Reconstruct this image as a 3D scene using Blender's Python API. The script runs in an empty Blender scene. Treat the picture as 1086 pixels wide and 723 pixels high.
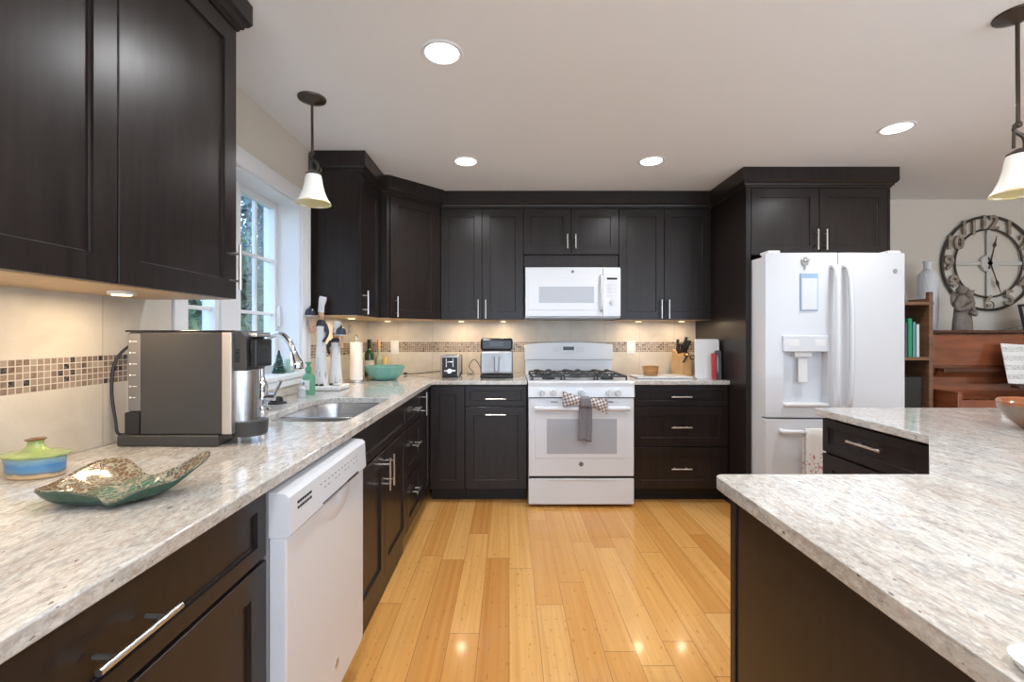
import bpy, bmesh, math, random
from mathutils import Vector, Matrix
S = bpy.context.scene
COL = S.collection
PI = math.pi
# ------------------------------------------------------------------ camera, world, exposure
CEIL = 2.395
cam_d = bpy.data.cameras.new('camera'); cam = bpy.data.objects.new('camera', cam_d); COL.objects.link(cam)
cam.location = (0, 0, 1.25); cam.rotation_euler = (PI/2, 0, 0)
cam_d.sensor_width = 36; cam_d.lens = 36*480/1086
cam_d.shift_x = 3/1086; cam_d.shift_y = -6.5/1086
cam_d.clip_start = 0.02; cam_d.clip_end = 200
S.camera = cam
S.view_settings.view_transform = 'Standard'; S.view_settings.look = 'None'
S.view_settings.gamma = 1; S.view_settings.use_curve_mapping = False
S.view_settings.exposure = 0.72
W = bpy.data.worlds.new('world'); S.world = W; W.use_nodes = True
wn = W.node_tree.nodes; wl = W.node_tree.links; wn.clear()
wo = wn.new('ShaderNodeOutputWorld'); wb = wn.new('ShaderNodeBackground')
wt = wn.new('ShaderNodeTexCoord'); wsx = wn.new('ShaderNodeSeparateXYZ'); wr = wn.new('ShaderNodeValToRGB')
wl.new(wt.outputs['Generated'], wsx.inputs[0]); wl.new(wsx.outputs['Z'], wr.inputs[0])
wr.color_ramp.elements[0].position = 0.0; wr.color_ramp.elements[0].color = (.74, .86, 1.0, 1)
wr.color_ramp.elements[1].position = 0.6; wr.color_ramp.elements[1].color = (.40, .62, 1.0, 1)
wl.new(wr.outputs[0], wb.inputs[0]); wb.inputs[1].default_value = 2.6
wl.new(wb.outputs[0], wo.inputs[0])
DOWNLIGHT_W = 5.0; UNDER_W = .75; PENDANT_W = .45

# ------------------------------------------------------------------ helpers
def lin(c):
    return tuple(((v/255)/12.92 if v/255 <= .04045 else (((v/255)+.055)/1.055)**2.4) for v in c)
def mat(name, col, rough=.5, metal=0, spec=.5, coat=0, emis=None, estr=0, trans=0, ior=1.45, bump=None, var=0, vscale=20, stretch=(1,1,1)):
    m = bpy.data.materials.new(name); m.use_nodes = True
    nt = m.node_tree; b = nt.nodes['Principled BSDF']
    b.inputs['Base Color'].default_value = (*col, 1); b.inputs['Roughness'].default_value = rough
    b.inputs['Metallic'].default_value = metal; b.inputs['Specular IOR Level'].default_value = spec
    b.inputs['Coat Weight'].default_value = coat; b.inputs['Coat Roughness'].default_value = .08
    b.inputs['Transmission Weight'].default_value = trans; b.inputs['IOR'].default_value = ior
    if emis: b.inputs['Emission Color'].default_value = (*emis, 1); b.inputs['Emission Strength'].default_value = estr
    if var or bump:
        tc = nt.nodes.new('ShaderNodeTexCoord'); mp = nt.nodes.new('ShaderNodeMapping'); mp.inputs['Scale'].default_value = stretch
        no = nt.nodes.new('ShaderNodeTexNoise'); no.inputs['Scale'].default_value = vscale; no.inputs['Detail'].default_value = 5
        nt.links.new(tc.outputs['Object'], mp.inputs[0]); nt.links.new(mp.outputs[0], no.inputs['Vector'])
        if var:
            r = nt.nodes.new('ShaderNodeValToRGB')
            r.color_ramp.elements[0].position = .3; r.color_ramp.elements[1].position = .7
            r.color_ramp.elements[0].color = (*[max(0, v*(1-var)) for v in col], 1)
            r.color_ramp.elements[1].color = (*[min(1, v*(1+var)) for v in col], 1)
            nt.links.new(no.outputs['Fac'], r.inputs[0]); nt.links.new(r.outputs[0], b.inputs['Base Color'])
        if bump:
            bp = nt.nodes.new('ShaderNodeBump'); bp.inputs['Strength'].default_value = bump; bp.inputs['Distance'].default_value = .002
            nt.links.new(no.outputs['Fac'], bp.inputs['Height']); nt.links.new(bp.outputs[0], b.inputs['Normal'])
    return m
class G:                                     # small node-graph helper
    def __init__(s, m): s.nt = m.node_tree; s.b = s.nt.nodes['Principled BSDF']
    def n(s, t, **k):
        o = s.nt.nodes.new(t)
        for a, v in k.items(): setattr(o, a, v)
        return o
    def l(s, a, b): s.nt.links.new(a, b)
    def m(s, op, a, b=None, c=None):
        o = s.n('ShaderNodeMath', operation=op)
        for i, v in enumerate((a, b, c)):
            if v is None: continue
            if isinstance(v, (int, float)): o.inputs[i].default_value = v
            else: s.l(v, o.inputs[i])
        return o.outputs[0]
    def mix(s, f, a, b, mode='MIX'):
        o = s.n('ShaderNodeMix', data_type='RGBA', blend_type=mode)
        for i, v in ((0, f), (6, a), (7, b)):
            if isinstance(v, (int, float)): o.inputs[i].default_value = v
            elif isinstance(v, tuple): o.inputs[i].default_value = (*v, 1)
            else: s.l(v, o.inputs[i])
        return o.outputs[2]
    def ramp(s, f, stops):
        o = s.n('ShaderNodeValToRGB'); e = o.color_ramp.elements
        while len(e) < len(stops): e.new(.5)
        for k, (p, c) in enumerate(stops): e[k].position = p; e[k].color = (*c, 1) if isinstance(c, tuple) else (c, c, c, 1)
        s.l(f, o.inputs[0]); return o.outputs[0]
    def noise(s, vec, scale, detail=4, rough=.5, dist=0):
        o = s.n('ShaderNodeTexNoise'); o.inputs['Scale'].default_value = scale; o.inputs['Detail'].default_value = detail
        o.inputs['Roughness'].default_value = rough; o.inputs['Distortion'].default_value = dist
        s.l(vec, o.inputs['Vector']); return o.outputs['Fac']
    def coord(s, scale=(1,1,1), rot=(0,0,0)):
        t = s.n('ShaderNodeTexCoord'); p = s.n('ShaderNodeMapping')
        p.inputs['Scale'].default_value = scale; p.inputs['Rotation'].default_value = rot
        s.l(t.outputs['Object'], p.inputs[0]); return p.outputs[0]
    def comb(s, x, y, z=0):
        o = s.n('ShaderNodeCombineXYZ')
        for i, v in enumerate((x, y, z)):
            if isinstance(v, (int, float)): o.inputs[i].default_value = v
            else: s.l(v, o.inputs[i])
        return o.outputs[0]
    def rnd(s, vec):
        o = s.n('ShaderNodeTexWhiteNoise', noise_dimensions='3D'); s.l(vec, o.inputs[0]); return o.outputs['Value']
    def xyz(s):
        t = s.n('ShaderNodeTexCoord'); q = s.n('ShaderNodeSeparateXYZ'); s.l(t.outputs['Object'], q.inputs[0]); return q.outputs
    def bump(s, h, st=.3, d=.002):
        o = s.n('ShaderNodeBump'); o.inputs['Strength'].default_value = st; o.inputs['Distance'].default_value = d
        s.l(h, o.inputs['Height']); s.l(o.outputs[0], s.b.inputs['Normal'])

class MB:
    def __init__(s): s.bm = bmesh.new()
    def _new(s, verts, faces, M=None):
        vs = [s.bm.verts.new(M @ Vector(v) if M else v) for v in verts]
        fs = []
        for f in faces:
            try: fs.append(s.bm.faces.new([vs[i] for i in f]))
            except ValueError: pass
        return vs, fs
    def box(s, x0, x1, y0, y1, z0, z1, bev=0, seg=2, M=None):
        x0, x1 = min(x0, x1), max(x0, x1); y0, y1 = min(y0, y1), max(y0, y1); z0, z1 = min(z0, z1), max(z0, z1)
        v = [(x0,y0,z0),(x1,y0,z0),(x1,y1,z0),(x0,y1,z0),(x0,y0,z1),(x1,y0,z1),(x1,y1,z1),(x0,y1,z1)]
        f = [(0,3,2,1),(4,5,6,7),(0,1,5,4),(1,2,6,5),(2,3,7,6),(3,0,4,7)]
        vs, fs = s._new(v, f, M)
        if bev:
            es = list({e for q in fs for e in q.edges})
            bmesh.ops.bevel(s.bm, geom=es, offset=bev, segments=seg, profile=.5, affect='EDGES', clamp_overlap=True)
        return s
    def prism(s, poly, z0, z1, bev=0, seg=2, M=None):
        n = len(poly)
        v = [(p[0], p[1], z0) for p in poly]+[(p[0], p[1], z1) for p in poly]
        f = [tuple(range(n-1, -1, -1)), tuple(range(n, 2*n))]+[(i, (i+1) % n, n+(i+1) % n, n+i) for i in range(n)]
        vs, fs = s._new(v, f, M)
        if bev:
            es = list({e for q in fs[:2] for e in q.edges})
            bmesh.ops.bevel(s.bm, geom=es, offset=bev, segments=seg, profile=.5, affect='EDGES', clamp_overlap=True)
        return s
    def cyl(s, p0, p1, r0, r1=None, n=24):
        return s.tube([p0, p1], [r0, r0 if r1 is None else r1], n)
    def tube(s, pts, r, n=10, cap=True, flat=1.0):
        pts = [Vector(p) for p in pts]
        if not isinstance(r, (list, tuple)): r = [r]*len(pts)
        rings = []; up = None
        for i, p in enumerate(pts):
            t = (pts[min(i+1, len(pts)-1)]-pts[max(i-1, 0)]).normalized()
            if up is None:
                up = t.orthogonal().normalized()
            up = (up - t*up.dot(t))
            up = up.normalized() if up.length > 1e-6 else t.orthogonal().normalized()
            sd = t.cross(up)
            rings.append([s.bm.verts.new(p+(up*math.cos(a)*flat+sd*math.sin(a))*max(r[i], 1e-5)) for a in [2*PI*k/n for k in range(n)]])
        for a, b in zip(rings, rings[1:]):
            for k in range(n): s.bm.faces.new((a[k], a[(k+1) % n], b[(k+1) % n], b[k]))
        if cap: s.bm.faces.new(rings[0][::-1]); s.bm.faces.new(rings[-1])
        return s
    def lathe(s, prof, c=(0,0,0), n=32, sx=1, sy=1, M=None, rf=None, twist=0):
        rings = []
        for j, (r, z) in enumerate(prof):
            ring = []
            for k in range(n):
                a = 2*PI*k/n
                q = r*(rf(a, j, z) if rf else 1); a2 = a+twist*z
                v = Vector((c[0]+q*math.cos(a2)*sx, c[1]+q*math.sin(a2)*sy, c[2]+z))
                ring.append(s.bm.verts.new(M @ v if M else v))
            rings.append(ring)
        for a, b in zip(rings, rings[1:]):
            for k in range(n): s.bm.faces.new((a[k], a[(k+1) % n], b[(k+1) % n], b[k]))
        if prof[0][0] > 1e-4: s.bm.faces.new(rings[0][::-1])
        if prof[-1][0] > 1e-4: s.bm.faces.new(rings[-1])
        return s
    def surf(s, f, nu, nv, closeu=False):
        g = [[s.bm.verts.new(f(i/(nu-(0 if closeu else 1)), j/(nv-1))) for j in range(nv)] for i in range(nu)]
        for i in range(nu if closeu else nu-1):
            for j in range(nv-1): s.bm.faces.new((g[i][j], g[(i+1) % nu][j], g[(i+1) % nu][j+1], g[i][j+1]))
        return s
    def ball(s, c, r, sx=1, sy=1, sz=1, n=16):
        pr = [(math.sin(PI*k/(n//2)), -math.cos(PI*k/(n//2))) for k in range(n//2+1)]
        return s.lathe([(max(a*r, 1e-5), b*r*sz) for a, b in pr], c, n, sx, sy)
    def xf(s, M): s.bm.transform(M); return s
WM = {}
def smooth_path(pts, k=6):
    P = [Vector(p) for p in pts]; out = []
    for i in range(len(P)-1):
        a, b, c, d = P[max(i-1, 0)], P[i], P[i+1], P[min(i+2, len(P)-1)]
        for j in range(k):
            t = j/k
            out.append(.5*((2*b)+(c-a)*t+(2*a-5*b+4*c-d)*t*t+(3*b-a-3*c+d)*t**3))
    out.append(P[-1]); return out
def part(name, mb, m, parent=None, mods=(), smooth=35, label=None, kind=None):
    me = bpy.data.meshes.new(name)
    bmesh.ops.recalc_face_normals(mb.bm, faces=mb.bm.faces)
    if parent is not None: mb.bm.transform(WM[parent.name].inverted())
    mb.bm.to_mesh(me); mb.bm.free()
    for p in me.polygons: p.use_smooth = True
    me.set_sharp_from_angle(angle=math.radians(smooth))
    me.materials.append(m)
    o = bpy.data.objects.new(name, me); COL.objects.link(o)
    if parent is not None: o.parent = parent; WM[o.name] = WM[parent.name]
    else: WM[o.name] = Matrix.Identity(4)
    for t, k in mods:
        md = o.modifiers.new(t, t)
        for a, v in k.items(): setattr(md, a, v)
    if not any(t == 'BEVEL' or t == 'SOLIDIFY' for t, k in mods):
        md = o.modifiers.new('weighted', 'WEIGHTED_NORMAL'); md.keep_sharp = True; md.weight = 60
    if label: o['label'] = label
    if kind: o['kind'] = kind
    return o
def tag(o, label, cat, group=None):
    o['label'] = label; o['category'] = cat
    if group: o['group'] = group
    return o
def thing(name, label, cat, loc, group=None):
    o = bpy.data.objects.new(name, None); COL.objects.link(o); o.location = loc; o.empty_display_size = .05
    WM[o.name] = Matrix.Translation(loc)
    return tag(o, label, cat, group)
def struct(name, mb, m, parent=None, **k):
    return part(name, mb, m, parent, kind='structure' if parent is None else None, **k)
def text_mesh(body, size, depth, M, bold=0.0):
    cu = bpy.data.curves.new('lettering', 'FONT'); cu.body = body; cu.size = size; cu.extrude = depth
    cu.align_x = 'CENTER'; cu.align_y = 'CENTER'; cu.offset = bold
    o = bpy.data.objects.new('lettering', cu); COL.objects.link(o)
    dg = bpy.context.evaluated_depsgraph_get(); me = bpy.data.meshes.new_from_object(o.evaluated_get(dg))
    mb = MB(); mb.bm.from_mesh(me); mb.bm.transform(M)
    bpy.data.objects.remove(o); bpy.data.meshes.remove(me); bpy.data.curves.remove(cu)
    return mb
RX = Matrix.Rotation(PI/2, 4, 'X')            # local XY plane -> world XZ plane facing -Y

# ------------------------------------------------------------------ materials
wood = mat('espresso_wood', (.018, .013, .012), .33, spec=.42)
g = G(wood); v = g.coord((14, 14, 1.2)); nz = g.noise(v, 3, 6, .6)
g.l(g.ramp(nz, [(.3, (.011, .0078, .0072)), (.75, (.025, .0170, .0152))]), g.b.inputs['Base Color'])
g.l(g.ramp(nz, [(.2, .28), (.8, .36)]), g.b.inputs['Roughness'])
wood_dark = mat('toe_kick_wood', (.012, .010, .010), .5)
maple = mat('maple_underside', (.62, .42, .24), .5, var=.1, vscale=6, stretch=(1, 12, 1))
nickel = mat('brushed_nickel', (.72, .69, .65), .28, metal=1)
chrome = mat('chrome', (.82, .83, .85), .08, metal=1)
steel = mat('stainless_steel', (.60, .60, .60), .27, metal=1, var=.08, vscale=4, stretch=(1, 1, 40))
white_app = mat('white_appliance_enamel', (.69, .71, .745), .22, spec=.5, coat=.3)
white_trim = mat('white_trim_paint', (.82, .83, .85), .4)
white_matte = mat('white_plastic', (.78, .78, .78), .45)
grey_glass = mat('oven_glass', (.42, .44, .48), .12, spec=.6)
black_pl = mat('black_plastic', (.018, .018, .019), .35)
black_gl = mat('glossy_black', (.010, .010, .011), .1)
iron = mat('cast_iron', (.045, .047, .052), .5)
bronze = mat('oil_rubbed_bronze', (.085, .065, .052), .32, metal=.75)
frost = mat('frosted_glass_shade', (.85, .83, .78), .35, emis=(1, .93, .82), estr=.12)
amber_edge = mat('amber_shade_rim', (.75, .66, .32), .3)
ceil_m = mat('ceiling_paint', (.86, .875, .895), .9, bump=.1, vscale=150)
wall_m = mat('beige_wall_paint', (.70, .65, .57), .85, bump=.1, vscale=200)
glass_m = bpy.data.materials.new('window_glass'); glass_m.use_nodes = True
gn = glass_m.node_tree; gn.nodes.clear()
go = gn.nodes.new('ShaderNodeOutputMaterial'); gt = gn.nodes.new('ShaderNodeBsdfTransparent'); gg = gn.nodes.new('ShaderNodeBsdfGlossy')
gm = gn.nodes.new('ShaderNodeMixShader'); gf = gn.nodes.new('ShaderNodeLayerWeight'); gf.inputs['Blend'].default_value = .12; gg.inputs['Roughness'].default_value = .02
gt.inputs[0].default_value = (.93, .97, 1, 1)
gn.links.new(gf.outputs['Facing'], gm.inputs[0]); gn.links.new(gt.outputs[0], gm.inputs[1]); gn.links.new(gg.outputs[0], gm.inputs[2]); gn.links.new(gm.outputs[0], go.inputs[0])
def clear_mat(name, tint, k=.85):
    m = bpy.data.materials.new(name); m.use_nodes = True; nt = m.node_tree; nt.nodes.clear()
    o = nt.nodes.new('ShaderNodeOutputMaterial'); t = nt.nodes.new('ShaderNodeBsdfTransparent'); t.inputs[0].default_value = (*tint, 1)
    p = nt.nodes.new('ShaderNodeBsdfPrincipled'); p.inputs['Base Color'].default_value = (*tint, 1); p.inputs['Roughness'].default_value = .08
    x = nt.nodes.new('ShaderNodeMixShader'); x.inputs[0].default_value = 1-k
    nt.links.new(t.outputs[0], x.inputs[1]); nt.links.new(p.outputs[0], x.inputs[2]); nt.links.new(x.outputs[0], o.inputs[0]); return m

# granite
granite = mat('granite', (.6, .57, .5), .10, spec=.5, coat=.2)
g = G(granite)
v = g.coord((1.0, .30, 1.0), (0, 0, .22))
big = g.noise(v, 3.2, 6, .62, .8); mid = g.noise(v, 16, 6, .65, 1.2)
vi = g.coord((1.4, .55, 1.0), (0, 0, .30)); fine = g.noise(vi, 55, 5, .7, .5)
c = g.ramp(big, [(.30, (.43, .39, .34)), (.45, (.58, .555, .51)), (.56, (.63, .62, .59)), (.72, (.49, .49, .475))])
v2 = g.coord((1.8, .55, 1.0), (0, 0, .35))
c = g.mix(g.ramp(mid, [(.50, 0.0), (.68, .50)]), c, (.47, .37, .28))
c = g.mix(g.ramp(g.noise(v, 7, 7, .7, 1.5), [(.52, 0.0), (.66, .55)]), c, (.38, .385, .38))
c = g.mix(g.ramp(g.noise(v2, 30, 7, .75, .8), [(.49, 0.0), (.64, .68)]), c, (.27, .265, .26))
c = g.mix(g.ramp(g.noise(v2, 75, 5, .75, .5), [(.50, 0.0), (.66, .68)]), c, (.36, .265, .20))
c = g.mix(g.ramp(fine, [(.50, 0.0), (.66, .60)]), c, (.27, .25, .23))
c = g.mix(g.ramp(g.noise(vi, 100, 4, .7), [(.52, 0.0), (.68, .60)]), c, (.74, .73, .70))
c = g.mix(g.ramp(g.noise(g.coord((1.2, .6, 1)), 95, 2, .5), [(.70, 0.0), (.74, .85)]), c, (.12, .105, .10))
g.l(c, g.b.inputs['Base Color'])

# bamboo floor: planks along Y
floor_m = mat('bamboo_floor', (.6, .35, .13), .22, spec=.45, coat=.25)
g = G(floor_m); x, y, z = g.xyz()
PWD, PL = .125, .95
row = g.m('FLOOR', g.m('DIVIDE', x, PWD)); off = g.m('MULTIPLY', g.rnd(g.comb(row, 3.3, 1.7)), PL)
yy = g.m('DIVIDE', g.m('ADD', y, off), PL); pl = g.m('FLOOR', yy)
rv = g.rnd(g.comb(row, pl, .5))
fx = g.m('FRACT', g.m('DIVIDE', x, PWD)); fy = g.m('FRACT', yy)
def edge(f, w): return g.m('MAXIMUM', g.m('LESS_THAN', f, w), g.m('GREATER_THAN', f, 1-w))
seam = g.m('MAXIMUM', edge(fx, .010), edge(fy, .0018))
shift = g.m('MULTIPLY', rv, 37.0)
gv = g.comb(g.m('MULTIPLY', x, 70), g.m('ADD', g.m('MULTIPLY', y, 1.6), shift), shift)
grain = g.noise(gv, 1.0, 5, .6)
strip = g.rnd(g.comb(g.m('FLOOR', g.m('MULTIPLY', x, 52)), pl, row))
kn = g.noise(g.comb(g.m('MULTIPLY', x, 55), g.m('MULTIPLY', g.m('ADD', y, shift), 28), g.m('FLOOR', g.m('MULTIPLY', x, 52))), 1.0, 1, .4)
c = g.ramp(rv, [(0, (.53, .225, .050)), (.3, (.64, .305, .078)), (.65, (.69, .35, .10)), (1, (.75, .42, .14))])
c = g.mix(g.ramp(grain, [(.35, .35), (.65, 0.0)]), c, (.38, .15, .03))
c = g.mix(g.m('MULTIPLY', strip, .22), c, (.74, .44, .15))
c = g.mix(g.ramp(kn, [(.67, 0.0), (.74, .45)]), c, (.30, .11, .028))
c = g.mix(g.m('MULTIPLY', seam, .75), c, (.20, .09, .03))
g.l(c, g.b.inputs['Base Color']); g.bump(g.m('MULTIPLY', seam, -1), .3, .001)

# tile with mosaic band. axis: 0 = runs along X, 1 = runs along Y
def tile_mat(name, axis, off):
    m = mat(name, (.6, .55, .46), .32); g = G(m); q = g.xyz(); u = g.m('ADD', q[axis], off); z = q[2]
    vv = g.comb(u, z, 0)
    base = g.ramp(g.noise(vv, 6, 6, .6, .5), [(.3, (.56, .505, .425)), (.7, (.68, .635, .56))])
    tid = g.m('FLOOR', g.m('DIVIDE', u, .302)); base = g.mix(g.m('MULTIPLY', g.rnd(g.comb(tid, g.m('GREATER_THAN', z, 1.15), 2)), .18), base, (.52, .45, .36))
    fu = g.m('FRACT', g.m('DIVIDE', u, .302)); grout = g.m('LESS_THAN', fu, .012)
    base = g.mix(grout, base, (.46, .41, .34))
    inb = g.m('MULTIPLY', g.m('GREATER_THAN', z, 1.100), g.m('LESS_THAN', z, 1.188))
    T = .0176; mu = g.m('DIVIDE', u, T); mz = g.m('DIVIDE', g.m('SUBTRACT', z, 1.100), T)
    r = g.rnd(g.comb(g.m('FLOOR', mu), g.m('FLOOR', mz), 5))
    mc = g.ramp(r, [(0, (.020, .020, .022)), (.10, (.022, .022, .024)), (.13, (.17, .115, .085)), (.5, (.24, .17, .13)), (.85, (.30, .235, .185)), (1, (.38, .32, .26))])
    mc = g.mix(g.ramp(g.noise(vv, 120, 4, .6), [(.4, 0.0), (.7, .35)]), mc, (.45, .36, .28))
    gr = g.m('MAXIMUM', edge2(g, g.m('FRACT', mu), .08), edge2(g, g.m('FRACT', mz), .08))
    mc = g.mix(gr, mc, (.60, .54, .46))
    g.l(g.mix(inb, base, mc), g.b.inputs['Base Color'])
    g.l(g.m('SUBTRACT', .36, g.m('MULTIPLY', inb, .16)), g.b.inputs['Roughness'])
    h = g.m('SUBTRACT', 1, g.m('MAXIMUM', grout, g.m('MULTIPLY', inb, gr))); g.bump(h, .5, .0015)
    return m
def edge2(g, f, w): return g.m('MAXIMUM', g.m('LESS_THAN', f, w), g.m('GREATER_THAN', f, 1-w))
tile_x = tile_mat('backsplash_tile_back', 0, .07); tile_y = tile_mat('backsplash_tile_left', 1, .13)

# ------------------------------------------------------------------ room shell
XL, YB, YB2, XR, YR = -1.25, 3.97, 3.83, 5.6, -3.2
struct('floor', MB().box(XL-.2, XR, YR, YB+.2, -.12, 0), floor_m)
struct('ceiling', MB().box(XL-.2, XR, YR, YB+.2, CEIL, CEIL+.15), ceil_m)
WY0, WY1, WZ0, WZ1 = 1.74, 2.70, 1.03, 2.03       # window opening
wl_ = MB().box(XL-.2, XL, YR, WY0, 0, CEIL).box(XL-.2, XL, WY1, YB+.2, 0, CEIL).box(XL-.2, XL, WY0, WY1, 0, WZ0-.03).box(XL-.2, XL, WY0, WY1, WZ1, CEIL)
struct('wall_left', wl_, wall_m)
struct('wall_back', MB().box(XL, 2.6, YB, YB+.2, 0, CEIL), wall_m)
struct('wall_dining', MB().box(2.6, XR, YB2, YB+.2, 0, CEIL), wall_m)
struct('wall_right', MB().box(XR, XR+.15, YR, YB+.2, 0, CEIL), wall_m)
struct('baseboard_dining', MB().box(2.62, XR, YB2-.015, YB2, 0, .11, .004), white_trim)
struct('wall_backsplash_back', MB().box(XL+.009, 1.63, YB-.009, YB, .912, 1.40), tile_x)
struct('wall_backsplash_left', MB().box(XL, XL+.009, -.9, WY0-.075, .912, 1.40).box(XL, XL+.009, WY1+.10, YB-.009, .912, 1.40).box(XL, XL+.009, WY0-.075, WY1+.10, .912, .965), tile_y)
# window trim: casing, stool, jamb lining
tr = MB()
cz = XL+.018
tr.box(XL, cz, WY0-.07, WY0, .965, WZ1+.075, .004).box(XL, cz, WY1, WY1+.09, .965, WZ1+.075, .004).box(XL, cz+.004, WY0-.075, WY1+.095, WZ1, WZ1+.08, .004)
tr.box(cz, cz+.010, WY1+.07, WY1+.09, .965, WZ1+.07, .003)
struct('trim_1', tr, white_trim)
XG = -1.40
tr = MB().box(XG-.06, XL+.028, WY0+.001, WY1-.001, WZ0-.028, WZ0, .006).box(XL, XL+.020, WY0-.07, WY1+.09, .965, WZ0-.028, .003)
tr.box(XG-.06, XL+.002, WY0, WY0+.008, WZ0, WZ1)  .box(XG-.06, XL+.002, WY1-.008, WY1, WZ0, WZ1)  .box(XG-.06, XL+.002, WY0, WY1, WZ1-.008, WZ1)
tr.box(XG-.06, XG+.035, 2.15, 2.29, WZ0, WZ1-.008, .003)
struct('trim_2', tr, white_trim)
for i, (a, b) in enumerate(((WY0+.008, 2.15), (2.29, WY1-.008))):
    fr = MB(); z0, z1 = WZ0, WZ1-.008; w = .032
    for q in ((a, a+w, z0, z1), (b-w, b, z0, z1), (a+w, b-w, z0, z0+.045), (a+w, b-w, z1-w, z1)):
        fr.box(XG-.02, XG+.025, q[0], q[1], q[2], q[3], .003)
    o = struct('window_%d' % (i+1), fr, white_trim)
    part('glass', MB().box(XG-.004, XG, a+w-.003, b-w+.003, z0+.042, z1-w+.003), glass_m, o)
    mu = MB(); mc = (a+b)/2
    mu.box(XG-.012, XG+.008, mc-.009, mc+.009, z0+.045, z1-w, .002)
    for zz in (1.372, 1.682): mu.box(XG-.011, XG+.007, a+w, b-w, zz-.009, zz+.009, .002)
    part('muntin', mu, white_trim, o)
    if i == 1: part('latch', MB().box(XG+.025, XG+.045, b-.02, b-.008, 1.30, 1.42, .003), white_trim, o)

# ------------------------------------------------------------------ cabinets
def shaker(w, h, rail=.062, t=.02, rec=.009):
    mb = MB(); e = .0015; ch = .004
    rings = [((0, 0), (w, h), t), ((0, 0), (w, h), e), ((e, e), (w-e, h-e), 0), ((rail, rail), (w-rail, h-rail), 0), ((rail+.001, rail+.001), (w-rail-.001, h-rail-.001), rec-.002), ((rail+ch, rail+ch), (w-rail-ch, h-rail-ch), rec)]
    R = []
    for (a, b, y) in rings:
        R.append([mb.bm.verts.new(p) for p in ((a[0], y, a[1]), (b[0], y, a[1]), (b[0], y, b[1]), (a[0], y, b[1]))])
    for p, q in zip(R, R[1:]):
        for k in range(4): mb.bm.faces.new((p[k], p[(k+1) % 4], q[(k+1) % 4], q[k]))
    mb.bm.faces.new(R[0][::-1]); mb.bm.faces.new(R[-1]); return mb
def handle_mb(kind, x, z, L=.15, off=.034, r=.0055):
    mb = MB(); d = L*.30
    if kind == 'v':
        mb.tube([(x, -off, z-L/2), (x, -off, z+L/2)], r, 12)
        for s in (-d, d): mb.tube([(x, 0.001, z+s), (x, -off, z+s)], r*.8, 10)
    else:
        mb.tube([(x-L/2, -off, z), (x+L/2, -off, z)], r, 12)
        for s in (-d, d): mb.tube([(x+s, 0.001, z), (x+s, -off, z)], r*.8, 10)
    return mb
def fronts(root, M, lst):
    for f in lst:
        kind, x0, x1, z0, z1 = f[:5]; gp = .0018
        rail = .062 if (z1-z0) > .25 else .036
        mb = shaker(x1-x0-2*gp, z1-z0-2*gp, rail if kind != 'flat' else .001).xf(M @ Matrix.Translation((x0+gp, 0, z0+gp)))
        o = part('drawer' if kind == 'drawer' else ('false_front' if kind == 'false' else 'door'), mb, wood, root, smooth=20)
        for h in f[5:]: part('handle', handle_mb(*h).xf(M), nickel, o)
def cabinet(name, label, group, org, rot, w, depth, z0, z1, lst, toe=0, under=False):
    root = thing(name, label, 'cabinet', (org[0], org[1], 0 if toe else z0), group)
    M = Matrix.Translation((org[0], org[1], 0)) @ Matrix.Rotation(rot, 4, 'Z')
    part('body', MB().box(.0005, w-.0005, .0203, depth-.001, z0+(toe if toe else (.004 if under else 0)), z1).xf(M), wood, root)
    if toe: part('toe_kick', MB().box(.001, w-.001, .085, depth-.05, 0.001, toe).xf(M), wood_dark, root)
    if under: part('underside', MB().box(.001, w-.001, .022, depth-.002, z0, z0+.004).xf(M), maple, root)
    fronts(root, M, lst); return root, M
UZ0, UZ1 = 1.37, 2.262
UG = 'espresso upper wall cabinets'; BG = 'espresso base cabinets'
# near left upper, face at X=-.93, from Y .61 to 1.545
cabinet('upper_cabinet', 'large dark wall cabinet with two doors above the coffee machine, nearest the camera', UG, (-.93, .61), PI/2, .935, .319, UZ0, 2.285,
        [('door', 0, .467, UZ0, 2.285, ('v', .035, 1.475)), ('door', .467, .935, UZ0, 2.285, ('v', .90, 1.475))], under=True)
cabinet('upper_cabinet', 'narrow dark wall cabinet right of the window behind the chef figurines', UG, (-.93, 2.843), PI/2, .425, .319, UZ0, UZ1,
        [('door', 0, .40, UZ0, UZ1, ('v', .035, 1.455))], under=True)
r = thing('corner_cabinet', 'diagonal dark corner wall cabinet with one door above the teal bowl', 'cabinet', (-.87, 3.27, UZ0), UG)
poly = [(-.87+.014, 3.27+.014), (-.55-.014, 3.59-.014), (-.55, 3.59), (-.55, YB-.001), (XL+.001, YB-.001), (XL+.001, 3.27), (-.87, 3.27)]
poly = [(-.884, 3.27), (-.55, 3.604), (-.55, YB-.001), (XL+.001, YB-.001), (XL+.001, 3.27)]
part('body', MB().prism(poly, UZ0+.004, UZ1), wood, r)
part('underside', MB().prism([(-.886, 3.274), (-.554, 3.606), (-.554, YB-.002), (XL+.002, YB-.002), (XL+.002, 3.274)], UZ0, UZ0+.004), maple, r)
MD = Matrix.Translation((-.87, 3.27, 0)) @ Matrix.Rotation(PI/4, 4, 'Z')
fronts(r, MD, [('door', .012, .440, UZ0, UZ1, ('v', .055, 1.455))])
FU = 3.63
cabinet('upper_cabinet', 'tall dark two-door wall cabinet above the toaster and air fryer', UG, (-.549, FU), 0, .663, YB-FU, UZ0, UZ1,
        [('door', .0, .332, UZ0, UZ1, ('v', .302, 1.455)), ('door', .332, .663, UZ0, UZ1, ('v', .362, 1.455))], under=True)
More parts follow.
